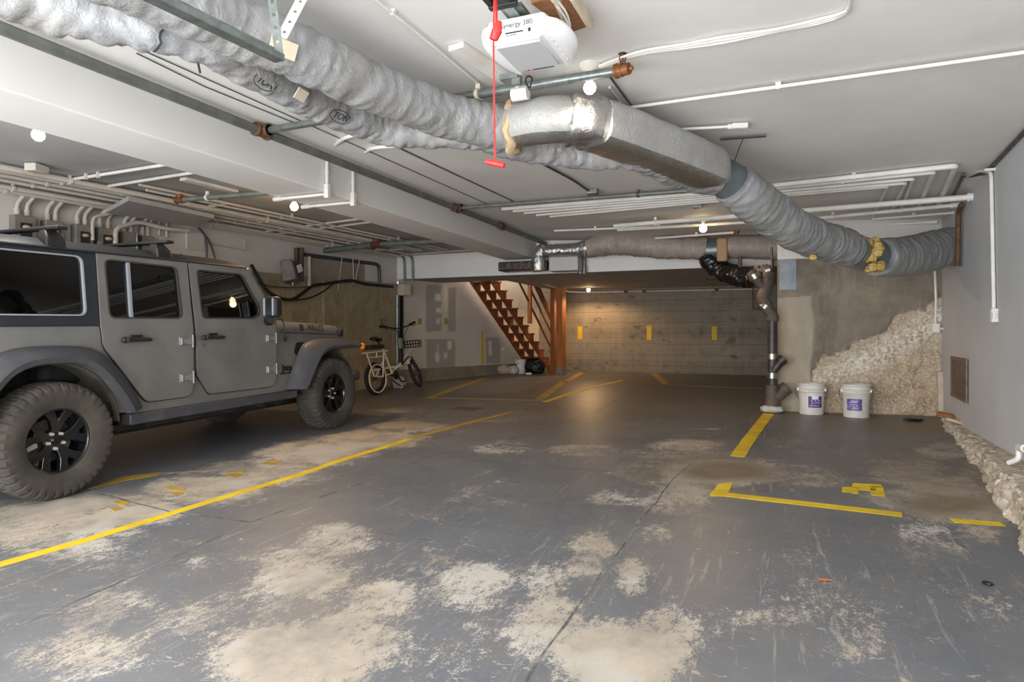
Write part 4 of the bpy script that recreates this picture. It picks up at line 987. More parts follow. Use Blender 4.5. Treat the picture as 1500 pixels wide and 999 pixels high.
# rear zone service pipe under the low ceiling
yr = 15.15
t = pipe('pipe', 'thin pipe along the top of the board-formed far wall with small brass valve', [ony(760,412,12.6)+V((.3,.4,0)), V((-4.55,yr-.4,2.22)), V((-4.2,yr,2.22)), V((-.3,yr,2.20))], .022, m_cpipe, fits=((ony(917,423,yr),None),(ony(944,423,yr),None),(ony(1050,420,yr),None)), fm=m_rust)
b = B(); c0 = ony(1042,420,yr); b.cyl(c0, c0+V((0,-.0,.09)), .035).ball(c0+V((0,0,.1)),.045,10); b.build('valve', M('brass_valve', '#b08a3a', .35, .8), t, local=False)
pipe('pipe', 'dark bent pipe under the low ceiling behind the black duct', [ony(1034,398,13), ony(1035,407,13), ony(1048,407,13)], .03, m_dark)

# ---------------------------------------------------------------- lamps
LAMPS = []; LPW = []; LCOL = []
def lamp(label, p, zc_, r, mat, pw, col, drop=.0, group=None):
    t = thing('ceiling_lamp', label, 'lamp', V((p.x,p.y,p.z)), group)
    b = B(); b.lathe([(.0,0),(.065,0),(.065,-.012),(.05,-.03),(.028,-.042),(.028,-.05),(0,-.05)], 24, (p.x,p.y,zc_)); b.build('lamp_base', m_pbase, t, local=False)
    b = B(); h = zc_-.048-(p.z+r*.9)
    if h > .005: b.cyl((p.x,p.y,zc_-.046), (p.x,p.y,p.z+r*.6), .016, .02)
    b.build('socket', m_pbase, t, local=False) if h > .005 else None
    b = B(); b.lathe([(.0,-r),(r*.5,-r*.87),(r*.87,-r*.5),(r,0),(r*.87,r*.5),(r*.6,r*.85),(r*.35,r*1.25),(0,r*1.3)], 20, p); b.build('bulb', mat, t, local=False)
    LAMPS.append((p.x,p.y,p.z)); LPW.append(pw); LCOL.append(col)
lamp('cool white bulb on the left bay ceiling above the car', cll(56,198,.12), 2.75, .043, m_bulbw, 50, (1,.93,.82))
lamp('glowing amber bulb on the left bay ceiling beside the beam', cll(431,303,.12), 2.75, .045, m_bulbo, 100, (1,.62,.30))
p3 = cl(864,97,.01)-V((0,0,.125)); lamp('soft white round bulb just below the silver sprinkler pipe near the opener', p3, cz(p3.x), .038, m_bulbs, 10, (1,.85,.65))
p4 = cl(1030,335,.14); lamp('glowing amber bulb among the white pipes left of the round duct', p4, cz(p4.x), .05, m_bulbo, 45, (1,.62,.30))
lamp('small amber bulb under the low rear ceiling near the wooden post', onz(862,425,2.295-.07), 2.295, .045, m_bulbo, 80, (1,.62,.30))
b = B(); c0 = cl(1022,301,.04); b.box(c0, (.1,.1,.06)); tag(b.build('junction_box', m_galv), 'open metal junction box beside the amber bulb left of the round duct', 'junction box')

# ---------------------------------------------------------------- door opener
oz = 1.2+1.32; OX0, OX1, OY0, OY1 = -1.215, -.945, 2.69, 3.06
op = thing('garage_door_opener', 'white garage door opener with printed lettering hanging from the ceiling', 'door opener', (-1.08, 2.87, oz))
b = B()
def oring(y, s): # cross-section of the housing in x-z
    x0, x1 = OX0+.0, OX1-.0; zt = oz+.105*s+.02
    return [V((x0-.0,y,zt)), V((x0-.012,y,oz+.05)), V((x0+.012,y,oz+.012)), V((x0+.03,y,oz+.0)), V((x1-.03,y,oz)), V((x1-.012,y,oz+.012)), V((x1+.012,y,oz+.05)), V((x1,y,zt))]
b.loft([oring(OY0,.85), oring(OY0+.06,1), oring(OY1-.1,1), [p+V((0,0,.02)) if p.z < oz+.06 else p for p in oring(OY1,.8)]])
b.build('housing', m_white, op, local=False, bevel=.014)
for s in (-1,1):
    xc = OX1 if s > 0 else OX0; rings = []
    for i in range(11):
        y = OY0+.005+(OY1-OY0+.02)*i/10; k = max(.02, math.sin(PI*(.06+.92*i/10)))**.6
        w_ = .085*k; h_ = .085*(.6+.4*k)
        rings.append([V((xc+s*(-.012), y, oz+.012)), V((xc+s*w_*.55, y, oz+.018)), V((xc+s*w_*.9, y, oz+.018+h_*.35)), V((xc+s*w_, y, oz+.018+h_*.7)), V((xc+s*w_*.8, y, oz+.018+h_*1.0)), V((xc+s*(-.012), y, oz+.02+h_*1.15))])
    b = B(); b.loft(rings); b.build('light_lens', m_lens, op, local=False, ang=60)
    b = B()
    for i in range(5): b.box((xc+s*.014, OY0+.09+i*.055, oz+.014), (.005,.010,.005))
    b.build('lens_clip', m_pgrey, op, local=False) if s > 0 else b.bm.free()
b = B(); b.box(((OX0+OX1)/2, OY0+.165, oz-.003), (.215,.27,.008)); b.build('belly_panel', m_pgrey, op, local=False, bevel=.003)
T_ = Matrix.Translation(-op.location)
text('lettering', 'Synergy 380', .032, M('grey_print', '#4c4f54', .5), op, T_ @ frame((-1.075, OY0-.003, oz+.073), (1,0,0), (0,0,1)), .0008)
b = B(); b.box((-1.085, OY0-.003, oz+.038), (.085,.003,.006)).box((-1.10, OY0-.003, oz+.027), (.055,.003,.002)); b.build('printed_line', m_ink, op, local=False)
b = B(); b.box((-1.012, OY0-.003, oz+.038), (.012,.003,.016)); b.build('emblem', m_ink, op, local=False)
b = B(); b.box((-1.055, OY1-.062, oz-.0085), (.11,.007,.002)); b.build('printed_line', m_ink, op, local=False)
b = B(); b.box((-1.132, OY1-.062, oz-.008), (.014,.012,.002)); b.build('emblem', m_red, op, local=False)
b = B(); b.box((-1.085, .8, oz+.135), (.045,3.9,.04)).box((-1.085, 2.72, oz+.138), (.10,.14,.02)); b.build('rail', m_galv, op, local=False)
b = B(); b.box((-1.085, 2.56, oz+.125), (.13,.035,.075)).box((-1.135, 2.50, oz+.125), (.03,.10,.06)).box((-1.035, 2.50, oz+.125), (.03,.10,.06)); b.build('trolley', m_blk2, op, local=False, bevel=.006)
b = B(); b.tube([V((-1.04,3.0,oz+.12)), V((-1.04,3.0,oz+.2)), V((-1.04,3.0,2.76))], .01, 6).tube([V((-1.18,3.0,oz+.12)), V((-1.18,3.0,2.76))], .01, 6); b.build('hanger', m_galv, op, local=False)
# release cord
kn = at(2.45, 727, 46); hb = at(2.45, 725, 240); tr_ = V((-1.09, 2.50, oz+.09))
rc = thing('release_cord', 'red emergency release cord with knob and red T-handle below the opener', 'cord', hb)
b = B(); b.tube([tr_, kn], .005, 6).tube([at(2.45,724.5,-8), kn+V((-.012,0,0)), hb+V((0,0,.02))], .0035, 6); b.build('cord', m_red, rc, local=False)
b = B(); b.tube([kn+V((.012,0,.035)), kn, kn-V((.012,0,.03))], [.014,.021,.015], 10, wob=lambda i,k,q: .005*noise.noise(q*60)); b.build('knot', m_red, rc, local=False)
b = B(); b.tube([hb+V((-.036,.0,.012)), hb+V((0,0,.002)), hb+V((.038,0,-.010))], [.010,.0135,.010], 12); b.build('handle', m_red, rc, local=False, sub=0)
# what hangs around the opener
b = B(); b.bar(cl(792,-8,.03), cl(850,36,.03), .11, .05); tag(b.build('board', m_wood, bevel=.004), 'bare brown wooden block on the ceiling behind the opener', 'board')
b = B(); b.bar(cl(812,-8,.06), cl(832,40,.06), .02, .04).bar(cl(838,-8,.06), cl(866,38,.06), .02, .05); tag(b.build('cleat', m_wood2), 'pale wooden cleat framing the brown block behind the opener', 'cleat')
for k, dv in enumerate((0,7)):
    pipe('cable', ('white wire hanging from the brown block to the opener, left strand','white wire hanging from the brown block to the opener, right strand')[k], crom([cl(805+dv,-4,.07), cl(820+dv,14,.08), cl(832+dv*.4,34,.09), V((OX1+.03, OY1-.06, oz+.10))], .04), .005, m_wpipe, 'cable')
b = B(); b.bar(cl(668,68,.02), cl(745,118,.02), .10, .03); tag(b.build('board', m_wpipe), 'white batten on the ceiling to the left of the opener', 'board')
t = thing('sensor_bracket', 'grey metal bracket with a black coil on the silver pipe behind the opener', 'bracket', cl(758,122,.16)); b = B(); b.box(cl(748,114,.10), (.11,.07,.03)).box(cl(757,118,.12), (.05,.03,.05)); b.build('bracket', m_galv, t, local=False)
c0 = cl(775,119,.13); b = B(); b.tube([c0+V((.018*math.cos(a*PI/8), .01*math.sin(a*.7), .03*math.sin(a*PI/8))) for a in range(16)], .005, 6, loop=True); b.build('coil', m_blk2, t, local=False)
b = B(); c0 = cl(762,138,.14); b.cyl(c0+V((-.05,0,0)), c0+V((.05,0,0)), .038, n=18); tag(b.build('duct_cap', m_wpipe), 'round white cap above the tan collar under the silver pipe', 'cap')
# steel angle with its perforated hangers
a0, a1 = onz(150,-35,2.28), onz(410,90,2.28)
st = thing('track_angle', 'galvanised door track angle hung in front of the ducts at upper left', 'angle bar', a1)
b = B(); dd = (a1-a0).normalized(); sx = V((0,0,1)).cross(dd).normalized()
b.bar(a0, a1, .05, .004).bar(a0+sx*.024+V((0,0,.03)), a1+sx*.024+V((0,0,.03)), .004, .055).bar(a0-sx*.024+V((0,0,.012)), a1-sx*.024+V((0,0,.012)), .004, .022); b.build('angle', m_galv, st, local=False)
def perf(p, q, w):
    b = B(); x = (q-p).normalized(); s = x.cross(V((FX,FY,0))).normalized(); n_ = x.cross(s); L_ = (q-p).length; k = int(L_/.055)
    holes = [[(.028+i*.055+.008*math.cos(a*PI/4), .008*math.sin(a*PI/4)) for a in range(8)] for i in range(k)]
    b.panel([(0,-w/2),(L_,-w/2),(L_,w/2),(0,w/2)], holes, lambda a, c, d: p+x*a+s*c+n_*d, .003); return b
perf(a1+V((0,0,.0)), at((a1-V((0,0,CZ))).y/ray(410,90).y+.03, 391,-60), .034).build('hanger', m_galv, st, local=False)
perf(a1+V((.0,.01,.10)), onz(462,-40,2.70), .042).build('hanger', m_wpipe, st, local=False)
# ================================================================ STAIRS, POSTS AND WHAT LIES UNDER THEM
m_stair = M('stained_stair_wood', '#8a4a26', .55, col2='#6c3519', scale=5, stretch=(1,1,5), bump=.1, bscale=60)
m_stair2 = M('dark_rail_wood', '#7a4223', .5, col2='#5d2f18', scale=7)
m_post = M('orange_post_wood', '#b06f3c', .6, col2='#96582c', scale=6, stretch=(4,4,.4), bump=.15, bscale=60)
m_post2 = M('red_brown_post_wood', '#8d5530', .6, col2='#744223', scale=6, stretch=(4,4,.4))
SB = V((-4.93,14.75,0)); SS = V((-.3,-.954,0)).normalized(); SW = V((-.954,.3,0)).normalized()
RISE, RUN, NST, WD = .187, .196, 14, .62
z0 = FZ(14.75)
sp3 = lambda a, z, o: SB+SS*a+SW*o+V((0,0,z0+z))
def sp(u, v, o=0.0):                         # point of the photograph on the stairs' right side plane
    d = ray(u, v); n = SW; q = SB+SW*o; t = q.dot(n)/(d.dot(n)); p = at(t,u,v); return p
st = thing('staircase', 'open brown wooden staircase with three sawtooth stringers rising through the ceiling', 'staircase', SB+V((0,0,z0)))
for o in (.0, WD/2-.02, WD-.04):
    up_ = []
    for k in range(NST): up_ += [(k*RUN, k*RISE+(.0 if k else -.02)), (k*RUN, (k+1)*RISE-.032)]
    up_ += [(NST*RUN, NST*RISE-.032)]
    lo_ = [(NST*RUN, NST*RISE-.032-.10), (.115, -.02)]
    b = B(); b.panel(up_+lo_, [], lambda a, z, d: sp3(a, z, o-d), .04); b.build('stringer', m_stair, st, local=False, ang=0)
for k in range(NST):
    b = B(); c = sp3(k*RUN+.105, (k+1)*RISE-.016, WD/2)
    R = Matrix((SW, SS, V((0,0,1)))).transposed(); b.box(c, (WD+.03,.265,.034), R); b.build('tread', m_stair, st, local=False, bevel=.004)
for (a, c, w) in (((755,402),(811,517),.035),((768,405),(811,494),.035),((776,403),(811,477),.035)):
    b = B(); b.bar(sp(*a,-.05), sp(*c,-.05), .035, w); b.build('guard_rail', m_stair2, st, local=False)
b = B(); b.bar(sp(783,408,-.07), sp(812,473,-.07), .045, .075); b.build('handrail', m_stair2, st, local=False, bevel=.008)
b = B(); p = sp(776,440,-.06); b.box((p.x,p.y,(sp(776,402,-.06).z+sp(776,474,-.06).z)/2), (.085,.085,sp(776,402,-.06).z-sp(776,474,-.06).z)); b.build('baluster', m_post, st, local=False, bevel=.004)
for px, mt, sz, la in (((822,549), m_post, (.17,.14), 'pale orange wooden post beside the stairs, the thicker and lighter of two'), ((811.5,548), m_post2, (.12,.13), 'reddish wooden post at the foot of the stairs, the darker of two')):
    p = fl(*px); t = thing('wooden_post', la, 'post', p); zt = ZL-p.z
    b = B(); b.box((0,0,zt/2+.0), (sz[0],sz[1],zt-.004), Matrix.Rotation(-.38,3,'Z')); b.build('shaft', mt, t, bevel=.006)
    b = B(); b.box((0,0,.09), (sz[0]+.012,sz[1]+.012,.18), Matrix.Rotation(-.38,3,'Z')); b.build('post_base', M('grey_post_foot','#7d7468',.8) if mt is m_post else mt, t)
def lumpy(name, c, sz, mat, seed, label, cat, parent=None, n=18, amp=.25, sq=1.0):
    b = B(); rings = []; c = V(c)
    for j in range(1, 12):
        ph = PI*j/12; rg = []
        for i in range(n):
            th = 2*PI*i/n; d = V((math.sin(ph)*math.cos(th), math.sin(ph)*math.sin(th), -math.cos(ph)))
            r = 1+amp*noise.fractal(d*2.3+V((seed,0,0)), 1, 2, 4)
            p = V((d.x*sz[0]*r, d.y*sz[1]*r, max(-.8, d.z*r)*sz[2]+sz[2]*.8)); rg.append(c+p)
        rings.append(rg)
    b.loft(rings); o = b.build(name, mat, parent, ang=40)
    return tag(o, label, cat) if label else o
lumpy('paper_bag', fl(739,548), (.20,.16,.12), M('tan_paper', '#b5a48c', .9, bump=.8, bscale=14, bdist=.03), 3, 'crumpled tan paper bag on the floor left of the stair foot', 'bag')
lumpy('plastic_bag', fl(752,548), (.12,.12,.11), M('pale_plastic_bag', '#c9c4bd', .5, bump=.9, bscale=14, bdist=.03), 8, 'pale crumpled plastic bag between the paper bag and the white bucket', 'bag')
lumpy('trash_bag', fl(783,547), (.26,.18,.20), M('black_bin_bag', '#101114', .3, bump=1, bscale=13, bdist=.03), 13, 'black rubbish bag slumped under the stairs', 'bag')
b = B(); b.box(fl(777,548)+V((0,-.1,.02)), (.14,.05,.035)); tag(b.build('paper_scrap', m_white), 'small white carton scrap in front of the black rubbish bag', 'scrap')
m_pail = M('white_pail_plastic', '#dedbd4', .4, col2='#d0ccc2', scale=7)
m_ear = M('white_ear', '#f2f1ee', .35)
m_purple = M('purple_label', '#4b3585', .5); m_lav = M('lavender_label', '#8f88b0', .5, col2='#5a4694', scale=9, lo=.3, hi=.6)
def pail(base, r0, r1, h, label, group=None, lab=None, spin=0.0, text_=None):
    t = thing('bucket', label, 'bucket', base, group)
    b = B(); pr = [(0,.004),(r0*.97,.0),(r0,.012)]
    for z in (.70,.735,.77,.80,.85,.88,.93,.955): 
        r = r0+(r1-r0)*z; pr += [(r+(.010 if z in (.735,.77,.85,.88,.955) else .0), h*z)]
    pr += [(r1+.012,h*.97),(r1+.012,h),(r1+.002,h),(r1-.004,h*.97),(r0-.006,.03),(0,.028)]
    b.lathe(pr, 40); b.build('body', m_pail, t, ang=35)
    a = math.atan2(-base.y, -base.x)         # direction to the camera
    for s in (-1,1):
        d = V((math.cos(a+s*1.42), math.sin(a+s*1.42), 0)); b = B(); b.cyl(d*(r1-.004)+V((0,0,h*.80)), d*(r1+.016)+V((0,0,h*.80)), .024, n=12); b.build('handle_ear', m_ear, t)
    pts = []
    for k in range(25):
        q = -1.42+2.84*k/24; d = V((math.cos(a+spin+q), math.sin(a+spin+q), 0)); pts.append(d*(r1+.022)+V((0,0,h*(.80-.62*math.cos(q*1.1)**1 if False else .80-.0))))
    back = [V((math.cos(a+PI+q), math.sin(a+PI+q), 0))*(r1+.03)+V((0,0,h*(.80-.5*math.cos(q)**.7))) for q in [(-1.57+1.57*2*k/20)*.999 for k in range(21)]]
    b = B(); b.tube(back, .0035, 6); b.build('wire_handle', m_galv, t)
    if lab:
        mt, z0_, z1_, h0, h1 = lab; b = B(); rr = lambda z: r0+(r1-r0)*z+.003
        b.loft([[V((math.cos(a+h0+(h1-h0)*k/14)*rr(z), math.sin(a+h0+(h1-h0)*k/14)*rr(z), h*z)) for z in (z0_, z1_)] for k in range(15)], cap=False, closed=False); lb = b.build('label', mt, t)
        for z_a, z_b, q0, q1 in (((.50,.62,.25,.72),(.29,.305,.1,.8)) if mt is m_purple else ((.50,.52,.3,.75),(.46,.475,.2,.7),(.28,.29,.3,.8))):
            b = B(); hh = lambda f: a+h0+(h1-h0)*f
            b.loft([[V((math.cos(hh(q0+(q1-q0)*k/8))*(rr(z)+.0012), math.sin(hh(q0+(q1-q0)*k/8))*(rr(z)+.0012), h*z)) for z in (z_a, z_b)] for k in range(9)], cap=False, closed=False); b.build('label_print', m_wtxt, lb)
        for s_, size, z, mt2 in text_:
            am = a+(h0+h1)/2; n_ = V((math.cos(am), math.sin(am), 0)); x_ = V((-math.sin(am), math.cos(am), 0))
            o = text('lettering', s_, size, mt2, lb, frame(n_*(rr(z)+.004)+V((0,0,h*z)), x_, (0,0,1)), .0006)
            for v_ in o.data.vertices:           # wrap the print round the pail
                s = v_.co.dot(x_); R_ = rr(z)+.003; dz = v_.co.z
                v_.co = V((math.cos(am+s/R_)*R_, math.sin(am+s/R_)*R_, dz))
    return t
p = fl(763,547); pail(p, .105, .12, .33, 'white bucket under the stairs, half behind the bags')
m_wtxt = M('white_print', '#e9e7f0', .5)
pa = fl(1189.5,608); pb = fl(1256,612.5); ka = 46/945*(FX*pa.x+FY*pa.y); kb = 49/945*(FX*pb.x+FY*pb.y)
pa += V((.0,.13,.002)); pb += V((0,.13,.002))
ta = pail(pa, .146, .157, ka*.99, 'white bucket with dark purple 550 label, left of two by the concrete wall', lab=(m_purple,.24,.60,-.25,.85), text_=(('550',.078,.41,m_wtxt),))
tb = pail(pb, .146, .157, kb*.99, 'white bucket with faded lavender label, right of two by the concrete wall', lab=(m_lav,.22,.57,-.72,.42), text_=(('TEX',.058,.36,m_wtxt),))
# ================================================================ DRAIN STACK
m_stack = M('black_stack_pipe', '#2b2826', .45, col2='#4a4039', scale=7, bump=.2, bscale=40)
m_brown = M('dusty_brown_stack', '#5f5148', .7, col2='#463c36', scale=9, bump=.4, bscale=40, bdist=.006)
m_clamp = M('steel_band_clamp', '#a9a59f', .35, .9, col2='#8b8680', scale=20)
m_pad = M('pale_concrete_pad', '#a9aaa0', .85, col2='#c3c2b8', scale=9)
ps = V((-.035,9.08,FZ(9.08))); dS = FX*ps.x+FY*ps.y
def sk(u, v, dy=0.0): return ony(u, v, ps.y+dy)
sx = lambda v: V((sk(1131.5,v).x, ps.y, sk(1131.5,v).z))
dr = thing('drain_stack', 'tall dark cast drain pipe with side branches standing at the corner of the concrete block', 'drain pipe', ps)
b = B(); b.tube([sx(586), sx(540), sx(468)], .062, 18); b.build('stack_pipe', m_stack, dr, local=False)
b = B(); b.tube([sx(596), sx(588), sx(573), sx(566)], [.10,.098,.085,.075], 18); b.cyl(sx(568), sx(564), .085, n=18); b.tube([sx(586), sx(577)+V((.10,-.02,.0)), sk(1150,570)], [.07,.07,.068], 14); b.cyl(sk(1147,572), sk(1154,567), .085, n=14); b.build('cleanout_wye', m_brown, dr, local=False)
b = B(); b.tube([sx(548), sx(540)+V((.03,-.03,0)), sk(1146,527)], [.05,.055,.055], 14); b.cyl(sk(1143,530), sk(1149,525), .066, n=14); b.build('branch_stub', m_stack, dr, local=False)
for v in (522,550,464): b = B(); b.cyl(sx(v+4), sx(v-4), .071, n=18); b.build('band_clamp', m_clamp, dr, local=False)
b = B(); b.tube(crom([sx(470), sk(1131,461), sk(1122,448), sk(1117,434), sk(1121,424), sk(1124,412), sk(1126,398)], .03), .075, 16, wob=lambda i,k,q: .006*noise.noise(q*14)); b.tube(crom([sk(1121,424), sk(1112,414), sk(1105,405), sk(1098,398)], .03), .062, 14); b.build('upper_wye', m_brown, dr, local=False)
for p, q in ((sk(1119,452), sk(1123,447)), (sk(1108,408), sk(1104,402)), (sk(1121,397), sk(1128,395))):
    b = B(); b.cyl(p, q, .084, n=16); b.build('band_clamp', m_clamp, dr, local=False)
b = B()
for k in range(12): b.ball(sk(1108+k*1.6+random.uniform(-3,3), 395+random.uniform(-5,4)), .03, 8)
b.build('rag_wrap', M('grimy_wrap', '#3a302b', .9, col2='#8d8379', scale=18), dr, local=False)
lumpy('concrete_pad', ps+V((0,0,-.0)), (.15,.14,.06), m_pad, 4, 'pale concrete collar at the foot of the drain pipe', 'pad', amp=.12)
pipe('vent_pipe', 'slim dark vertical pipe beside the drain stack up to the ceiling', [sk(1130.5,470,.10), sk(1130.5,362,.10)], .016, m_dark)
pipe('vent_pipe', 'grey pipe pair dropping from the far duct over the black flexible duct', [ony(1084,376,10.3), ony(1084,396,10.3)], .03, m_brown)
pipe('conduit', 'thin dark conduit frame on the far wall behind the drain stack', [ony(1103,412,14.8), ony(1103,452,14.8), ony(1122,453,14.8)], .018, m_dark, 'conduit')
b = B(); p0 = V((XB0+.02, yfx(XB0)-.012, ony(1150,424,9.18).z)); p1 = V((ony(1167,380,9.19).x, yfx(.3)-.012, ony(1150,379,9.18).z)); b.box(((p0.x+p1.x)/2, (p0.y+p1.y)/2, (p0.z+p1.z)/2), (p1.x-p0.x, .012, p1.z-p0.z), Matrix.Rotation(.05,3,'Z')); tag(b.build('metal_patch', M('blue_grey_patch', '#8b9299', .5, .3, col2='#75808a', scale=5, bump=.3, bscale=14, bdist=.01)), 'blue-grey sheet metal patch at the top left of the concrete block', 'panel')
# conduit and outlet on the block
t = thing('outlet_box', 'small outlet box on the rough concrete near the right wall corner', 'outlet', ony(1370.5,487,9.2)); b = B(); b.box(ony(1370.5,480.5,9.22), (.085,.06,.115)); b.build('box', m_wpipe, t, local=False, bevel=.008); b = B(); b.cyl(ony(1374,481,9.22), ony(1384,482,9.22), .014); b.build('side_nipple', m_wpipe, t, local=False)
pipe('conduit', 'white conduit dropping down the concrete block to the small outlet box', [ony(1369,385,9.22), ony(1371,440,9.22), ony(1370,475,9.22)], .014, m_wpipe, 'conduit')
b = B(); b.bar(ony(1377,545,9.25), ony(1378,611,9.25), .055, .03, up=(0,1,0)); tag(b.build('wood_strip', m_wood2), 'raw wooden strip standing in the corner of block and right wall', 'trim')
# vent grille on the right wall
vq = [rw(1394,522,.012), rw(1417,525.5,.012), rw(1417,589,.012), rw(1394,581,.012)]; vc = sum(vq, V((0,0,0)))/4
vt = thing('vent_grille', 'brown rusty vent grille set in the right wall', 'vent', vc-V((0,0,.3)))
ex_ = (vq[1]-vq[0]); ex_.z = 0; W_ = ex_.length; ex_.normalize(); H_ = (vq[0].z-vq[3].z+vq[1].z-vq[2].z)/2; nr = V((-1,.07,0)).normalized()
m_vent = M('brown_vent_paint', '#6d5848', .6, col2='#8b7765', scale=10); m_vdark = M('vent_dark', '#57453a', .8)
fn_ = lambda a, z, d: vc+ex_*a+V((0,0,z))+nr*(d+.012)
b = B(); b.panel([(-W_/2,-H_/2),(W_/2,-H_/2),(W_/2,H_/2),(-W_/2,H_/2)], [[(-W_/2+.035,-H_/2+.035),(W_/2-.035,-H_/2+.035),(W_/2-.035,H_/2-.035),(-W_/2+.035,H_/2-.035)]], fn_, .014); b.build('grille_frame', m_vent, vt, local=False)
b = B(); b.panel([(-W_/2+.02,-H_/2+.02),(W_/2-.02,-H_/2+.02),(W_/2-.02,H_/2-.02),(-W_/2+.02,H_/2-.02)], [], lambda a, z, d: fn_(a, z, d-.010), .003); b.build('grille_back', m_vdark, vt, local=False)
b = B()
for k in range(26): z = -H_/2+.045+k*(H_-.09)/25; b.bar(fn_(-W_/2+.03,z,-.004), fn_(W_/2-.03,z,-.004), .004, .009)
for k in range(9): a = -W_/2+.05+k*(W_-.1)/8; b.bar(fn_(a,-H_/2+.03,-.006), fn_(a,H_/2-.03,-.006), .005, .005, up=(1,0,0))
b.build('grille_mesh', m_vent, vt, local=False)
# odds and ends along the right wall
for px, sz, mt, la, nm in (((1392,626),(.30,.07,.05), m_wood, 'brown broken board lying at the foot of the right wall', 'wood_scrap'), ((1402,634),(.22,.05,.03), m_wood2, 'pale wood splinter on the rubble by the right wall', 'wood_splinter')):
    p = fl(*px); b = B(); b.box(p+V((0,0,.12)), sz, Matrix.Rotation(-.9,3,'Z') @ Matrix.Rotation(.12,3,'Y')); tag(b.build(nm, mt, bevel=.006), la, 'scrap')
t = thing('pipe_elbow', 'white plastic pipe elbow on the footing at the right edge', 'pipe', rw(1496,678,.10))
b = B(); b.tube(fillet([rw(1540,662,.10), rw(1492,656,.10), rw(1493,672,.10), rw(1478,678,.14)], .03), .018, 10); b.build('tube', m_wpipe, t, local=False); b = B(); b.cyl(rw(1494,656,.10), rw(1502,657,.10), .026); b.build('coupling', m_wpipe, t, local=False)
lumpy('dark_rag', fl(1338,616.5), (.11,.06,.022), m_black, 21, 'small dark rag on the floor before the rough concrete', 'rag')
lumpy('oil_lump', fl(1447,856), (.022,.020,.008), m_black, 25, 'small black lump on the floor at far right', 'debris')
b = B(); b.bar(fl(1216,604)+V((0,.08,.006)), fl(1222,596)+V((0,.10,.09)), .022, .012); tag(b.build('paint_stick', m_ear), 'short white stick leaning between the two buckets', 'stick')
b = B(); p = fl(1208,850); b.panel([(-.03,-.008),(0,-.016),(.035,0),(0,.014)], [], lambda a, z, d: p+V((a, z*1.2, .006+d+.1*abs(a)*.3)), .002); tag(b.build('dry_leaf', M('orange_leaf', '#b5712f', .8)), 'tiny dry orange leaf on the near floor', 'leaf')
# ================================================================ LEFT WALL: METERS, CABLES
m_mbox = M('weathered_meter_box', '#8d887c', .6, .2, col2='#74706a', scale=7); m_mdark = M('meter_window_dark', '#2d201d', .5); m_mface = M('meter_face_glass', '#c3a691', .25, coat=.6)
ORD = ('leftmost','second from the left','third from the left','fourth from the left','fifth from the left','rightmost')
for k, (u0, u1, vt_) in enumerate(((17,50,314),(63,90,322),(107,133,328),(140,167,333),(177,199,339),(205,222,345))):
    a = lw(u0,vt_,.06); c = lw(u1,vt_,.06); d = (c-a); d.z = 0; w_ = d.length; d.normalize(); h_ = .62; ce = (a+c)/2; ce.z = a.z-h_/2; n_ = V((d.y,-d.x,0)); R_ = Matrix((d, -n_, V((0,0,1)))).transposed()
    t = thing('meter_box', ORD[k]+' old meter box on the left wall above the car', 'meter box', ce-V((0,0,h_/2)))
    b = B(); b.box(ce, (w_,.12,h_), R_); b.build('box', m_mbox, t, local=False, bevel=.008)
    if k < 4:
        q = ce+n_*.062+V((0,0,.13)); b = B(); b.box(q, (w_*.5,.01,.2), R_); b.build('meter_window', m_mdark, t, local=False)
        b = B(); b.ball(q+V((0,0,.055))+n_*.012, w_*.19, 14, (1,1,.6)); b.build('meter_face', m_mface, t, local=False)
        b = B()
        for j in range(5): b.box(q+V((0,0,-.06-.05*j))+n_*.008, (w_*.5,.008,.02), R_)
        b.build('meter_plate', m_mbox, t, local=False)
    for j, f in enumerate((.28,.72)):
        p = a+d*w_*f+n_*-.02; top = V((p.x,p.y,2.69)); e = top+n_*.16
        pipe('conduit', ('left','right')[j]+' cream conduit rising from the '+ORD[k]+' meter box to the ceiling', [V((p.x,p.y,a.z)), V((p.x,p.y,2.60)), e], .022, m_cpipe, 'conduit', fil=.10, fits=((V((p.x,p.y,a.z+.03)),None),), fm=m_cpipe)
for k, (pts, r) in enumerate((([(170,372),(170,338),(182,331),(205,326),(240,334),(276,338)],.028), ([(201,365),(201,340),(206,331),(216,327)],.016), ([(136,352),(136,325),(142,317),(165,312),(190,298)],.020))):
    pipe('conduit', ('big bent cream conduit arching over the fourth and fifth meter boxes','slim bright bent conduit arching over the last meter boxes','bent conduit arching from the third meter box to the hanging panel')[k], crom([lw(u,v,.14) for u,v in pts], .06), r, m_cpipe if k != 1 else m_galv, 'conduit')
for k, (u, v0, v1) in enumerate(((233,322,345),(244,325,348))):
    pipe('conduit', ('left','right')[k]+' of two short cream conduits right of the meter boxes', [lw(u,v0,.05), lw(u,v1,.05)], .016, m_cpipe, 'conduit')
b = B(); b.box(lw(286,353,.02), (.03,.30,.26)); tag(b.build('cover_plate', m_lwall, bevel=.006), 'square painted cover plate on the left wall right of the meters', 'plate')
pipe('cable', 'pair of dark cables falling behind the car roof from the ceiling, left one', crom([lw(292,334,.06), lw(300,345,.06), lw(303,365,.06), lw(302,385,.06)], .06), .012, m_dark, 'cable')
pipe('cable', 'pair of dark cables falling behind the car roof from the ceiling, right one', crom([lw(290,333,.06), lw(303,348,.08), lw(310,362,.06), lw(316,384,.06)], .06), .012, m_dark, 'cable')
pipe('conduit', 'thin wall-mounted raceway beyond the meters', [lw(296,354,.03), lw(358,367,.03), lw(358,352,.03)], .010, m_cpipe, 'conduit', fil=.02)
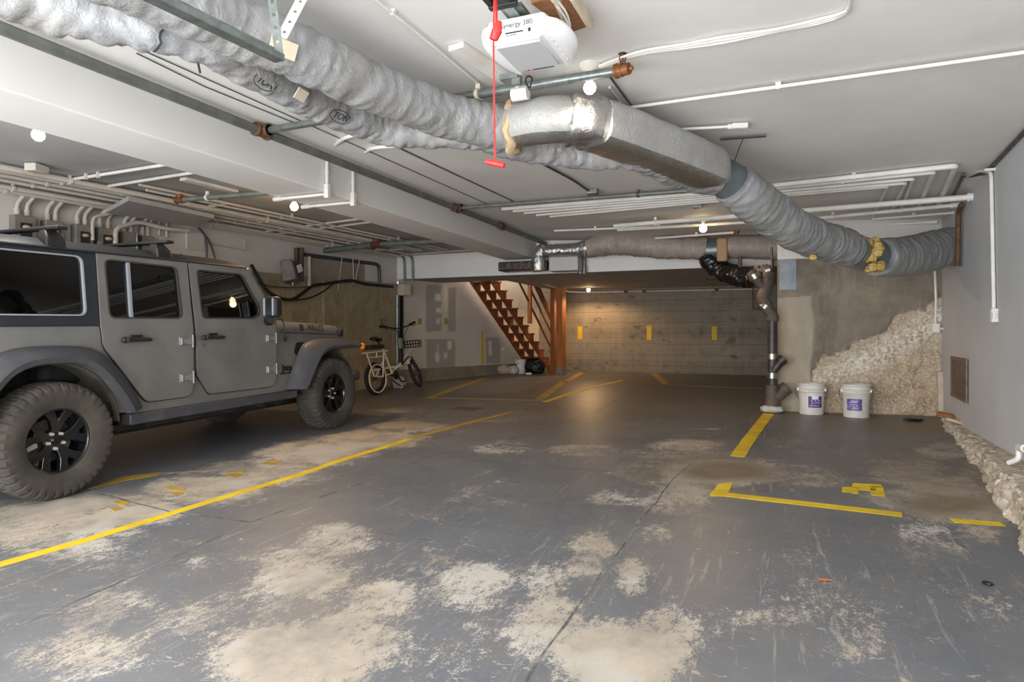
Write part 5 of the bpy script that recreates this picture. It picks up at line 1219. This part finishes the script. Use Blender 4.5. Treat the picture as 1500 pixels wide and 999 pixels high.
pipe('cable', 'thick black cable sagging along the left concrete wall behind the mirror', crom([lw(u,v,.16) for u,v in ((368,388),(376,402),(388,422),(400,432),(415,438),(430,438),(445,428),(458,419),(475,416),(495,413),(515,411),(535,416),(555,418),(575,420))], .06), .026, m_blk2, 'cable')
pipe('cable', 'thinner black cable looping below the thick one on the left wall', crom([lw(u,v,.15) for u,v in ((420,439),(440,439),(460,434),(478,424),(492,414),(515,413))], .06), .012, m_blk2, 'cable')
pipe('cable', 'thin dark cable along the top of the left concrete ledge', crom([lw(u,v,.12) for u,v in ((374,413),(395,419),(420,421),(450,420),(475,416))], .06), .009, m_dark, 'cable')
pipe('cable', 'short brown cable stub hanging from the thick black cable', crom([lw(u,v,.16) for u,v in ((409,437),(411,447),(404,452)) ], .04), .012, m_rust, 'cable')
t = thing('disconnect_box', 'tilted grey electrical box on the cream wall above the mirror', 'electrical box', lw(424,411,.1))
a = lw(424,398,.10); R_ = Matrix.Rotation(-.25,3,'Y') @ Matrix.Rotation(.5,3,'Z'); b = B(); b.box(a, (.22,.30,.34), R_, taper=.85); b.build('box', m_mbox, t, local=False, bevel=.02); b = B(); b.cyl(lw(429,408,.1), lw(429,418,.1), .03); b.build('outlet_stub', m_galv, t, local=False)
for k, (u, r, m_, la) in enumerate(((434,.035,m_rust,'rusty vertical pipe left of the two in the left wall corner'),(441,.045,m_brown,'brown vertical pipe right of the two in the left wall corner'),(453,.03,m_cpipe,'white vertical conduit on the concrete ledge beside the brown pipes'))):
    pipe('standpipe', la, [lw(u,363 if k < 2 else 376,.08), lw(u,412 if k < 2 else 420,.08)], r, m_)
b = B(); b.box(lw(439,393,.18), (.02,.10,.12), Matrix.Rotation(.4,3,'X')); tag(b.build('tag_card', m_white), 'small white tag on the brown corner pipes', 'tag')
q = [lw(457,374,.03), lw(457,417,.03), lw(534,415,.03), lw(534,385,.03)]; b = B(); b.loft([q, [p+V((-.03,0,0)) for p in q]]); tag(b.build('plywood_panel', M('grey_plywood', '#9a9184', .8, col2='#8a8175', scale=3)), 'grey plywood panel on the left wall under the sloping dark pipe', 'panel')
for k, (a, c) in enumerate((((501,378),(495,425)),((517,379),(518,415)),((527,380),(520,413)))):
    pipe('cable', ('leftmost','middle','rightmost')[k]+' of three pale hanging wires in front of the plywood panel', [lw(*a,.12), lw(*c,.12)], .007, m_cpipe, 'cable')
dp = lambda u, v, o_=.06: (lambda d: at((DA+DN*o_).dot(DN)/d.dot(DN), u, v))(ray(u, v))
b = B(); b.box(dp(589,425,.1), (.30,.2,.22), Matrix.Rotation(-.3,3,'Z')); tag(b.build('beam_box', M('cream_box', '#cdbfa9', .7), bevel=.01), 'cream boxed-in block at the top of the drywall corner', 'box')
pipe('standpipe', 'grey vertical pipe at the corner where concrete meets drywall', [dp(582,432,.10), dp(582,535,.10)], .05, m_galv)
b = B(); p0 = dp(588,432,.06); p1 = dp(588,536,.06); b.bar(p0, p1, .06, .05, up=(0,1,0)); tag(b.build('corner_strip', m_gaptrim), 'black vertical strip between grey corner pipe and drywall', 'trim')
# ================================================================ YELLOW MARKS
def yellow(name, a, b_, w=.55):
    m, nt, p, L = newmat(name); n = nz(nt, 14, 6, .75); f = ramp(nt, n, w, w+.08)
    L(mixc(nt, f, mixc(nt, ramp(nt, nz(nt, 3, 4), .4, .6), hexc(a), hexc(b_)), hexc('#8a8578')), p.inputs['Base Color']); p.inputs['Roughness'].default_value = .6; return m
m_yel = yellow('yellow_floor_paint', '#e3c51f', '#cfae1c', .66); m_yel2 = yellow('worn_yellow_paint', '#b6932a', '#a5832a', .54); m_yelw = yellow('yellow_wall_paint', '#d8b81c', '#c9a71d', .68)
def marking(name, label, pts, w, mat, cat='floor marking', widths=None):
    b = B(); P_ = []
    for a, c in zip(pts, pts[1:]):
        a = fl(*a); c = fl(*c); n = max(1, int((c-a).length/.25)); P_ += [a.lerp(c, k/n) for k in range(n)]
    P_.append(fl(*pts[-1])); rg = []
    for i, p in enumerate(P_):
        d = (P_[min(i+1,len(P_)-1)]-P_[max(i-1,0)]); d.z = 0; d.normalize(); s = V((-d.y,d.x,0)); ww = w*(1+.10*noise.noise(p*5))/2
        rg.append([V((q.x,q.y,FZ(q.y)+h)) for q, h in ((p+s*ww,.0004),(p-s*ww,.0004),(p-s*ww,.0022),(p+s*ww,.0022))])
    b.loft(rg); return tag(b.build(name, mat, ang=0), label, cat)
def quadmark(label, quads, mat, name='painted_letter', cat='floor marking'):
    b = B()
    for q in quads:
        P_ = [fl(*p) for p in q]; b.loft([[V((p.x,p.y,FZ(p.y)+.0004)) for p in P_], [V((p.x,p.y,FZ(p.y)+.0024)) for p in P_]])
    return tag(b.build(name, mat, ang=0), label, cat)
marking('parking_line', 'long yellow line running past the car from the near left into the distance', [(-30,836),(0,827),(130,790),(264,748),(350,722),(440,695),(500,674),(560,656),(600,643)], .085, m_yel)
marking('parking_line', 'worn continuation of the long yellow line in the middle of the floor', [(604,641),(640,632),(700,616),(748,604)], .085, m_yel2)
marking('parking_line', 'slanting yellow line in the middle distance towards the far wall', [(798,589),(830,578),(870,567),(912,557)], .10, m_yel)
marking('parking_line', 'thick ochre line of the stall before the stairs, left side', [(630,583),(660,571),(690,561),(712,553)], .15, m_yel2)
marking('parking_line', 'thin ochre line closing the stall before the stairs', [(634,583),(700,584),(760,586),(796,586)], .05, m_yel2)
marking('parking_line', 'thick ochre line of the stall before the stairs, right side', [(792,584),(812,569),(828,558)], .16, m_yel2)
marking('parking_line', 'short ochre stripe at the foot of the orange post', [(828,560),(842,552),(852,545.5)], .14, m_yel2)
marking('parking_line', 'short ochre stripe on the floor below the middle wall mark', [(957,546.5),(966,554),(975,563)], .13, m_yel2)
marking('parking_line', 'thin yellow line across the floor at the far right stall', [(985,564),(1050,567),(1119,569)], .05, m_yel2)
marking('parking_line', 'wide yellow line leading from the drain pipe towards the camera', [(1126,606),(1112,624),(1096,645),(1080,669)], .125, m_yel)
b_ = marking('parking_line', 'bright yellow line across the near right stall with a stub corner', [(1042,722),(1120,731),(1230,743.5),(1321,754)], .10, m_yel)
quadmark('short yellow corner stub at the left end of the bright near line', [[(1040,727),(1052,709),(1074,706.5),(1064,727)]], m_yel, 'parking_line')
marking('parking_line', 'short yellow dash by the rubble at the right wall', [(1394,762.5),(1432,765.5),(1469,768)], .085, m_yel)
quadmark('yellow stall letter painted upside down on the floor of the right stall', [[(1233,721),(1234,713.5),(1248,713.5),(1247,721.5)], [(1246,715.5),(1250,708),(1290,710),(1293,715)], [(1247,723),(1248,714),(1258,714),(1257,723.5)], [(1255,718),(1256,714.5),(1282,716),(1284,719.5)], [(1276,725.5),(1274,712),(1293,713),(1297,727.5)]], m_yel)
for k, (la, q) in enumerate((('faded yellow letter fragment nearest the rear tyre', [[(165,737),(172,733),(190,736),(183,741)],[(160,744),(170,742),(182,745),(168,749)]]), ('faded yellow letter fragment on the pale strip beside the joint', [[(240,716),(250,712),(272,716),(268,720)],[(248,723),(262,720),(270,723),(258,727)]]), ('faded yellow letter fragment halfway along the pale strip', [[(326,694),(338,690),(362,688),(356,692)],[(333,698),(348,694),(358,696),(345,700)]]), ('faint yellow letter fragment farthest along the pale strip', [[(380,680),(398,674),(414,675),(396,681)]]), ('ochre paint scrape beside the rear tyre shadow', [[(130,716),(180,698),(238,692),(232,696),(185,704)]]))):
    quadmark(la, q, m_yel2)
def wallmark(label, p, ux, w, h, mat=m_yelw, n=V((0,-1,0))):
    b = B(); ux = V(ux); R_ = Matrix((ux, n, V((0,0,1)))).transposed(); b.box(p, (w,.006,h), R_); return tag(b.build('wall_mark', mat), label, 'wall marking')
for (u, v0, v1), la in zip(((849.5,478,497),(951,477,498),(1046.5,478,498)), ('yellow mark on the far wall nearest the wooden post','yellow mark at the middle of the far wall','yellow mark on the far wall nearest the drain pipe')):
    a = ony(u,v0,15.315); c = ony(u,v1,15.315); wallmark(la, (a+c)/2, (1,0,0), .115, a.z-c.z)
for (u, v0, v1, w), la in zip(((615,466,475,.06),(653.5,466,475,.06),(706.5,485,533,.045)), ('small ochre mark on the drywall nearest the bicycle','small ochre mark on the grey drywall patch','tall thin ochre stripe down the drywall')):
    a = dp(u,v0,.004); c = dp(u,v1,.004); wallmark(la, (a+c)/2, DU, w*1.6, a.z-c.z, m_yel2 if w > .05 else m_yelw, DN)
# floor drain
p = fl(681,599); t = thing('floor_drain', 'dark rectangular drain grate in the middle of the floor', 'drain', p)
q = [fl(654,600), fl(672,596.5), fl(708,598), fl(690,602)]; b = B(); b.loft([[x+V((0,0,.0004)) for x in q], [x+V((0,0,.005)) for x in q]]); b.build('grate_frame', M('rust_dark_grate', '#4a3b32', .8), t, local=False)
b = B()
for k in range(9): f = (k+.5)/9; b.bar(q[0].lerp(q[3], f)+V((0,0,.007)), q[1].lerp(q[2], f)+V((0,0,.007)), .02, .006)
b.build('grate_bars', M('rust_bars', '#6b5a4c', .8), t, local=False)
# ================================================================ BICYCLE
GR_, GF_ = fl(546,579.5), fl(611,568)
by = (GF_-GR_); bz_ = by.z; by.z = 0; by.normalize()
yawb = math.atan2(-by.x, by.y); lean = math.radians(-5)
bk = thing('bicycle', 'white-framed cargo bicycle with front basket leaning by the left concrete wall ahead of the car', 'bicycle', GR_, rot=(.02, lean, yawb))
Rb = Matrix.Rotation(yawb,3,'Z') @ Matrix.Rotation(lean,3,'Y') @ Matrix.Rotation(.02,3,'X')
def bp(u, v, x=0.0):                         # photo point -> bike coordinates on its plane x
    d = ray(u,v); n = Rb @ V((1,0,0)); t = ((GR_+n*x)-V((0,0,CZ))).dot(n)/d.dot(n); return Rb.transposed() @ (at(t,u,v)-GR_)
m_bw = M('white_bike_paint', '#d9d4c8', .35, coat=.3); m_bb = M('bike_black', '#171718', .5); m_bt = M('bike_tyre', '#1e1c1b', .8, bump=.3, bscale=120); m_bs = M('spoke_steel', '#7b7875', .35, .8)
def cyc(name, c, r, rim_m, turn=None):
    w = bpy.data.objects.new(name, None); C.objects.link(w); w.parent = bk; w.location = c
    if turn: w.rotation_euler = turn
    ring = lambda rr, n=40: [V((0, rr*math.cos(2*PI*i/n), rr*math.sin(2*PI*i/n))) for i in range(n)]
    b = B(); b.tube(ring(r-.032, 60), .032, 10, loop=True, wob=lambda i,k,q: .004 if (i % 3 == 0 and k in (2,3,4,6,7)) else 0); b.build('tyre', m_bt, w)
    b = B(); b.tube(ring(r-.072), .012, 8, loop=True); b.build('rim', rim_m, w)
    b = B(); b.cyl((-.04,0,0),(.04,0,0),.035)
    for i in range(18):
        a = 2*PI*i/18; b.cyl((.03*(-1)**i,.03*math.cos(a+.5),.03*math.sin(a+.5)), (0,(r-.08)*math.cos(a),(r-.08)*math.sin(a)), .0018, n=4)
    b.build('spokes', m_bs, w); return w
rc_ = bp(549,553); r_r = .275; rc_ = V((0, rc_.y, r_r))
cyc('rear_wheel', rc_, r_r, m_bb)
b = B(); b.tube([rc_+V((.06, .235*math.cos(a), .235*math.sin(a))) for a in [2*PI*i/40 for i in range(40)]], .011, 8, loop=True); b.build('wheel_guard', m_bw, bk)
fc = bp(604,542); fc = V((.06, fc.y, .275))
ft = (0, math.radians(-17), math.radians(17))
fw = cyc('front_wheel', fc, .275, m_bb, ft)
Rf = Matrix.Rotation(ft[2],3,'Z') @ Matrix.Rotation(ft[1],3,'Y')
b = B(); b.tube([fc+Rf @ V((0, .30*math.cos(a), .30*math.sin(a))) for a in [math.radians(40+100*i/14) for i in range(15)]], .034, 8, prof=[(1,.15),(0,.35),(-1,.15),(-1,0),(1,0)]); b.build('mudguard', m_bw, bk)
T = lambda *p, x=0.0: [bp(*q, x) for q in p]
b = B()
for x in (-.09, .09):
    b.tube(T((537,517),(562,514), x=x), .012, 8).tube(T((538,524),(561,522), x=x), .010, 8).tube(T((537,517),(548,551), x=x), .012, 8).tube(T((562,514),(561,552), x=x), .012, 8).tube(T((548,551),(561,552), x=x), .012, 8).tube(T((552,516),(551,524), x=x), .009, 8)
b.tube([V((x, bp(562,514).y, bp(562,514).z)) for x in (-.09,.09)], .012, 8).tube([V((x, bp(537,517).y, bp(537,517).z)) for x in (-.09,.09)], .012, 8)
b.build('rear_rack', m_bw, bk)
b = B(); b.tube(T((548,542),(589,536)), .022, 10).tube(T((560,508),(574,546)), .020, 10).tube(T((574,546),(587,532)), .022, 10).tube([rc_, bp(574,547)], .014, 8).tube([rc_, bp(565,521)], .012, 8); b.build('frame', m_bw, bk)
hd = bp(584,496); hb_ = bp(587,534)
b = B(); b.tube([bp(583,484), hd, hb_], .024, 10); b.build('head_tube', m_bb, bk)
b = B(); a_ = Rf @ V((.055,0,0)); b.tube([bp(586,510), hb_+V((.02,.04,.02)), fc+Rf @ V((0,-.02,.32))], .018, 8); b.tube([fc+Rf @ V((0,-.02,.32))+a_, fc+a_], .014, 8).tube([fc+Rf @ V((0,-.02,.32))-a_, fc-a_], .014, 8); b.build('fork', m_bb, bk)
st_ = bp(583,481)
b = B(); b.tube(crom([V((.36,st_.y-.02,st_.z+.07)), V((.2,st_.y+.02,st_.z+.03)), V((.05,st_.y+.02,st_.z-.0)), V((-.05,st_.y+.02,st_.z)), V((-.2,st_.y+.02,st_.z+.03)), V((-.36,st_.y-.04,st_.z+.05))], .05), .013, 8)
hbar = b.build('handlebar', m_bb, bk)
for s in (-1,1):
    b = B(); b.cyl(V((.24*s,st_.y+.01,st_.z+.045)), V((.38*s,st_.y-.025,st_.z+.075)), .022, n=10); b.build('grip', m_bt, hbar)
    b = B(); b.tube(crom([V((.22*s,st_.y+.04,st_.z+.03)), V((.28*s,st_.y+.09,st_.z+.03)), V((.35*s,st_.y+.08,st_.z+.05))], .04), .007, 6); b.build('brake_lever', m_bb, hbar)
b = B(); b.tube(crom([V((.2,st_.y+.03,st_.z)), V((.12,st_.y+.14,st_.z+.0)), V((.04,st_.y+.10,st_.z-.18)), V((.02,hb_.y,hb_.z+.05))], .04), .006, 6).tube(crom([V((-.2,st_.y+.03,st_.z)), V((-.10,st_.y+.16,st_.z-.05)), V((-.02,st_.y+.08,st_.z-.22))], .04), .006, 6).tube(crom([V((-.25,st_.y+.03,st_.z)), V((-.28,st_.y-.08,st_.z+.12)), V((-.30,st_.y-.05,st_.z+.2))], .04), .008, 6); b.build('brake_cables', m_bb, bk)
sd_ = bp(552,498)
b = B(); b.loft([[V((w*c,sd_.y+y,sd_.z+h+z)) for c, z in ((-1,0),(-.7,.035),(0,.045),(.7,.035),(1,0),(0,-.02))] for y, w, h in ((-.13,.06,.01),(-.10,.085,.015),(-.02,.075,.0),(.06,.035,-.01),(.14,.018,-.012))]); b.build('saddle', m_bb, bk, ang=60)
b = B(); b.cyl(sd_+V((0,0,-.01)), bp(561,510), .015); b.build('seat_post', m_bb, bk)
b = B(); p = (bp(536,510)+bp(558,507))/2; b.box(p, (.17,(bp(558,507)-bp(536,510)).length,.075)); b.build('rack_pad', M('dark_brown_pad', '#2a201c', .7), bk, bevel=.02)
b = B(); b.box(bp(586,503,.05), (.09,.10,.20)); b.build('frame_bag', M('grey_green_bottle', '#6f7a6c', .6), bk, bevel=.03)
# crank and chain
cc = bp(577,549)
b = B(); b.lathe([(0,.0),(.085,0),(.085,.008),(0,.008)], 24, cc+V((.04,0,0)), (1,0,0)).cyl(cc+V((-.07,0,0)), cc+V((.08,0,0)), .018); cr = b.build('crankset', m_bb, bk)
for s in (-1,1):
    e = cc+V((.08*s, .10*s, -.13*s)); b = B(); b.bar(cc+V((.07*s,0,0)), e, .014, .024); b.build('crank_arm', m_bb, cr); b = B(); b.box(e+V((.05*s,0,0)), (.09,.08,.022)); b.build('pedal', m_bb, cr, bevel=.004)
b = B(); b.cyl(bp(570,556), bp(571,566)+V((.05,0,-.0)), .012).cyl(bp(573,556), bp(580,566)+V((.1,0,-.0)), .012); b.build('kickstand', m_bb, bk)
# basket, wires in the steered direction
bc = bp(603,504); b = B(); X_ = Rf @ V((1,0,0)); Y_ = Rf @ V((0,1,0)); X_.z = Y_.z = 0; X_.normalize(); Y_.normalize(); Z_ = V((0,0,1))
for h in (0,.06,.12):
    cs = [bc+X_*sx_*(.15+.1*h)+Y_*sy_*(.10+.1*h)+Z_*(h-.06) for sx_, sy_ in ((-1,-1),(1,-1),(1,1),(-1,1))]
    for i in range(4): b.cyl(cs[i], cs[(i+1)%4], .008, n=6)
for i in range(7):
    f = -1+2*i/6
    for sy_ in (-1,1): b.cyl(bc+X_*f*.15+Y_*sy_*.10-Z_*.06, bc+X_*f*.162+Y_*sy_*.112+Z_*.06, .005, n=5)
    b.cyl(bc+X_*f*.15-Y_*.10-Z_*.06, bc+X_*f*.15+Y_*.10-Z_*.06, .004, n=5)
for i in range(4):
    f = -1+2*i/3
    for sx_ in (-1,1): b.cyl(bc+Y_*f*.10+X_*sx_*.15-Z_*.06, bc+Y_*f*.112+X_*sx_*.162+Z_*.06, .005, n=5)
b.build('front_basket', m_bb, bk)
b = B(); b.cyl(bp(592,525), bc-Z_*.06, .012); b.build('basket_stay', m_bw, bk)
lumpy('plastic_bag', fl(593,569)+V((-.12,.0,0)), (.13,.12,.13), M('white_bag', '#b7b4b0', .5, bump=.9, bscale=13, bdist=.03), 31, 'whitish plastic bag on the floor behind the bicycle crank', 'bag')
# ================================================================ CAMERA, DAYLIGHT
cam = bpy.data.cameras.new('camera'); co_ = bpy.data.objects.new('camera', cam); C.objects.link(co_)
cam.sensor_width = 36; cam.lens = 36*FP/1500; cam.shift_y = (HZ-499.5)/1500
co_.location = (0,0,CZ); co_.rotation_euler = (PI/2, 0, math.atan2(-FX, FY)); cam.clip_start = .02
sc = bpy.context.scene; sc.camera = co_
w = bpy.data.worlds.new('daylight'); sc.world = w; w.use_nodes = True
bg = w.node_tree.nodes['Background']; bg.inputs[0].default_value = (.80,.90,1,1); bg.inputs[1].default_value = 1.6
def area(name, loc, rot, sx, sy, pw, col):
    l = bpy.data.lights.new(name, 'AREA'); l.shape = 'RECTANGLE'; l.size = sx; l.size_y = sy; l.energy = pw; l.color = col
    o = bpy.data.objects.new(name, l); C.objects.link(o); o.location = loc; o.rotation_euler = rot; return o
area('doorway_daylight', (-2.6,-1.35,1.35), (math.radians(76),0,0), 8.0, 2.5, 450, (.93,.96,1.0))
area('ceiling_fill', (-2.6,-1.3,.35), (math.radians(90+42),0,0), 8.0, 1.0, 235, (1.0,.97,.93))  # added fill light, tilted up to brighten the ceilings
def point(name, loc, pw, col=(1,.66,.36), r=.05):
    l = bpy.data.lights.new(name, 'POINT'); l.energy = pw; l.color = col; l.shadow_soft_size = r
    o = bpy.data.objects.new(name, l); C.objects.link(o); o.location = loc; return o
def spot(name, loc, pw, col, r=.05):
    l = bpy.data.lights.new(name, 'SPOT'); l.energy = pw; l.color = col; l.shadow_soft_size = r; l.spot_size = math.radians(165); l.spot_blend = .35
    o = bpy.data.objects.new(name, l); C.objects.link(o); o.location = loc; return o
sc.view_settings.view_transform = 'Standard'; sc.view_settings.look = 'None'
sc.view_settings.gamma = 1; sc.view_settings.use_curve_mapping = False
sc.view_settings.exposure = 0.0
for i, p in enumerate(LAMPS):
    point('bulb_glow', V(p)+V((0,0,-.06)), LPW[i]*.04, LCOL[i], .06)
    spot('bulb_light', V(p)+V((0,0,-.07)), LPW[i], LCOL[i])
point('stairwell_light', (-5.55,13.3,3.5), 45, (1,.86,.66), .12)
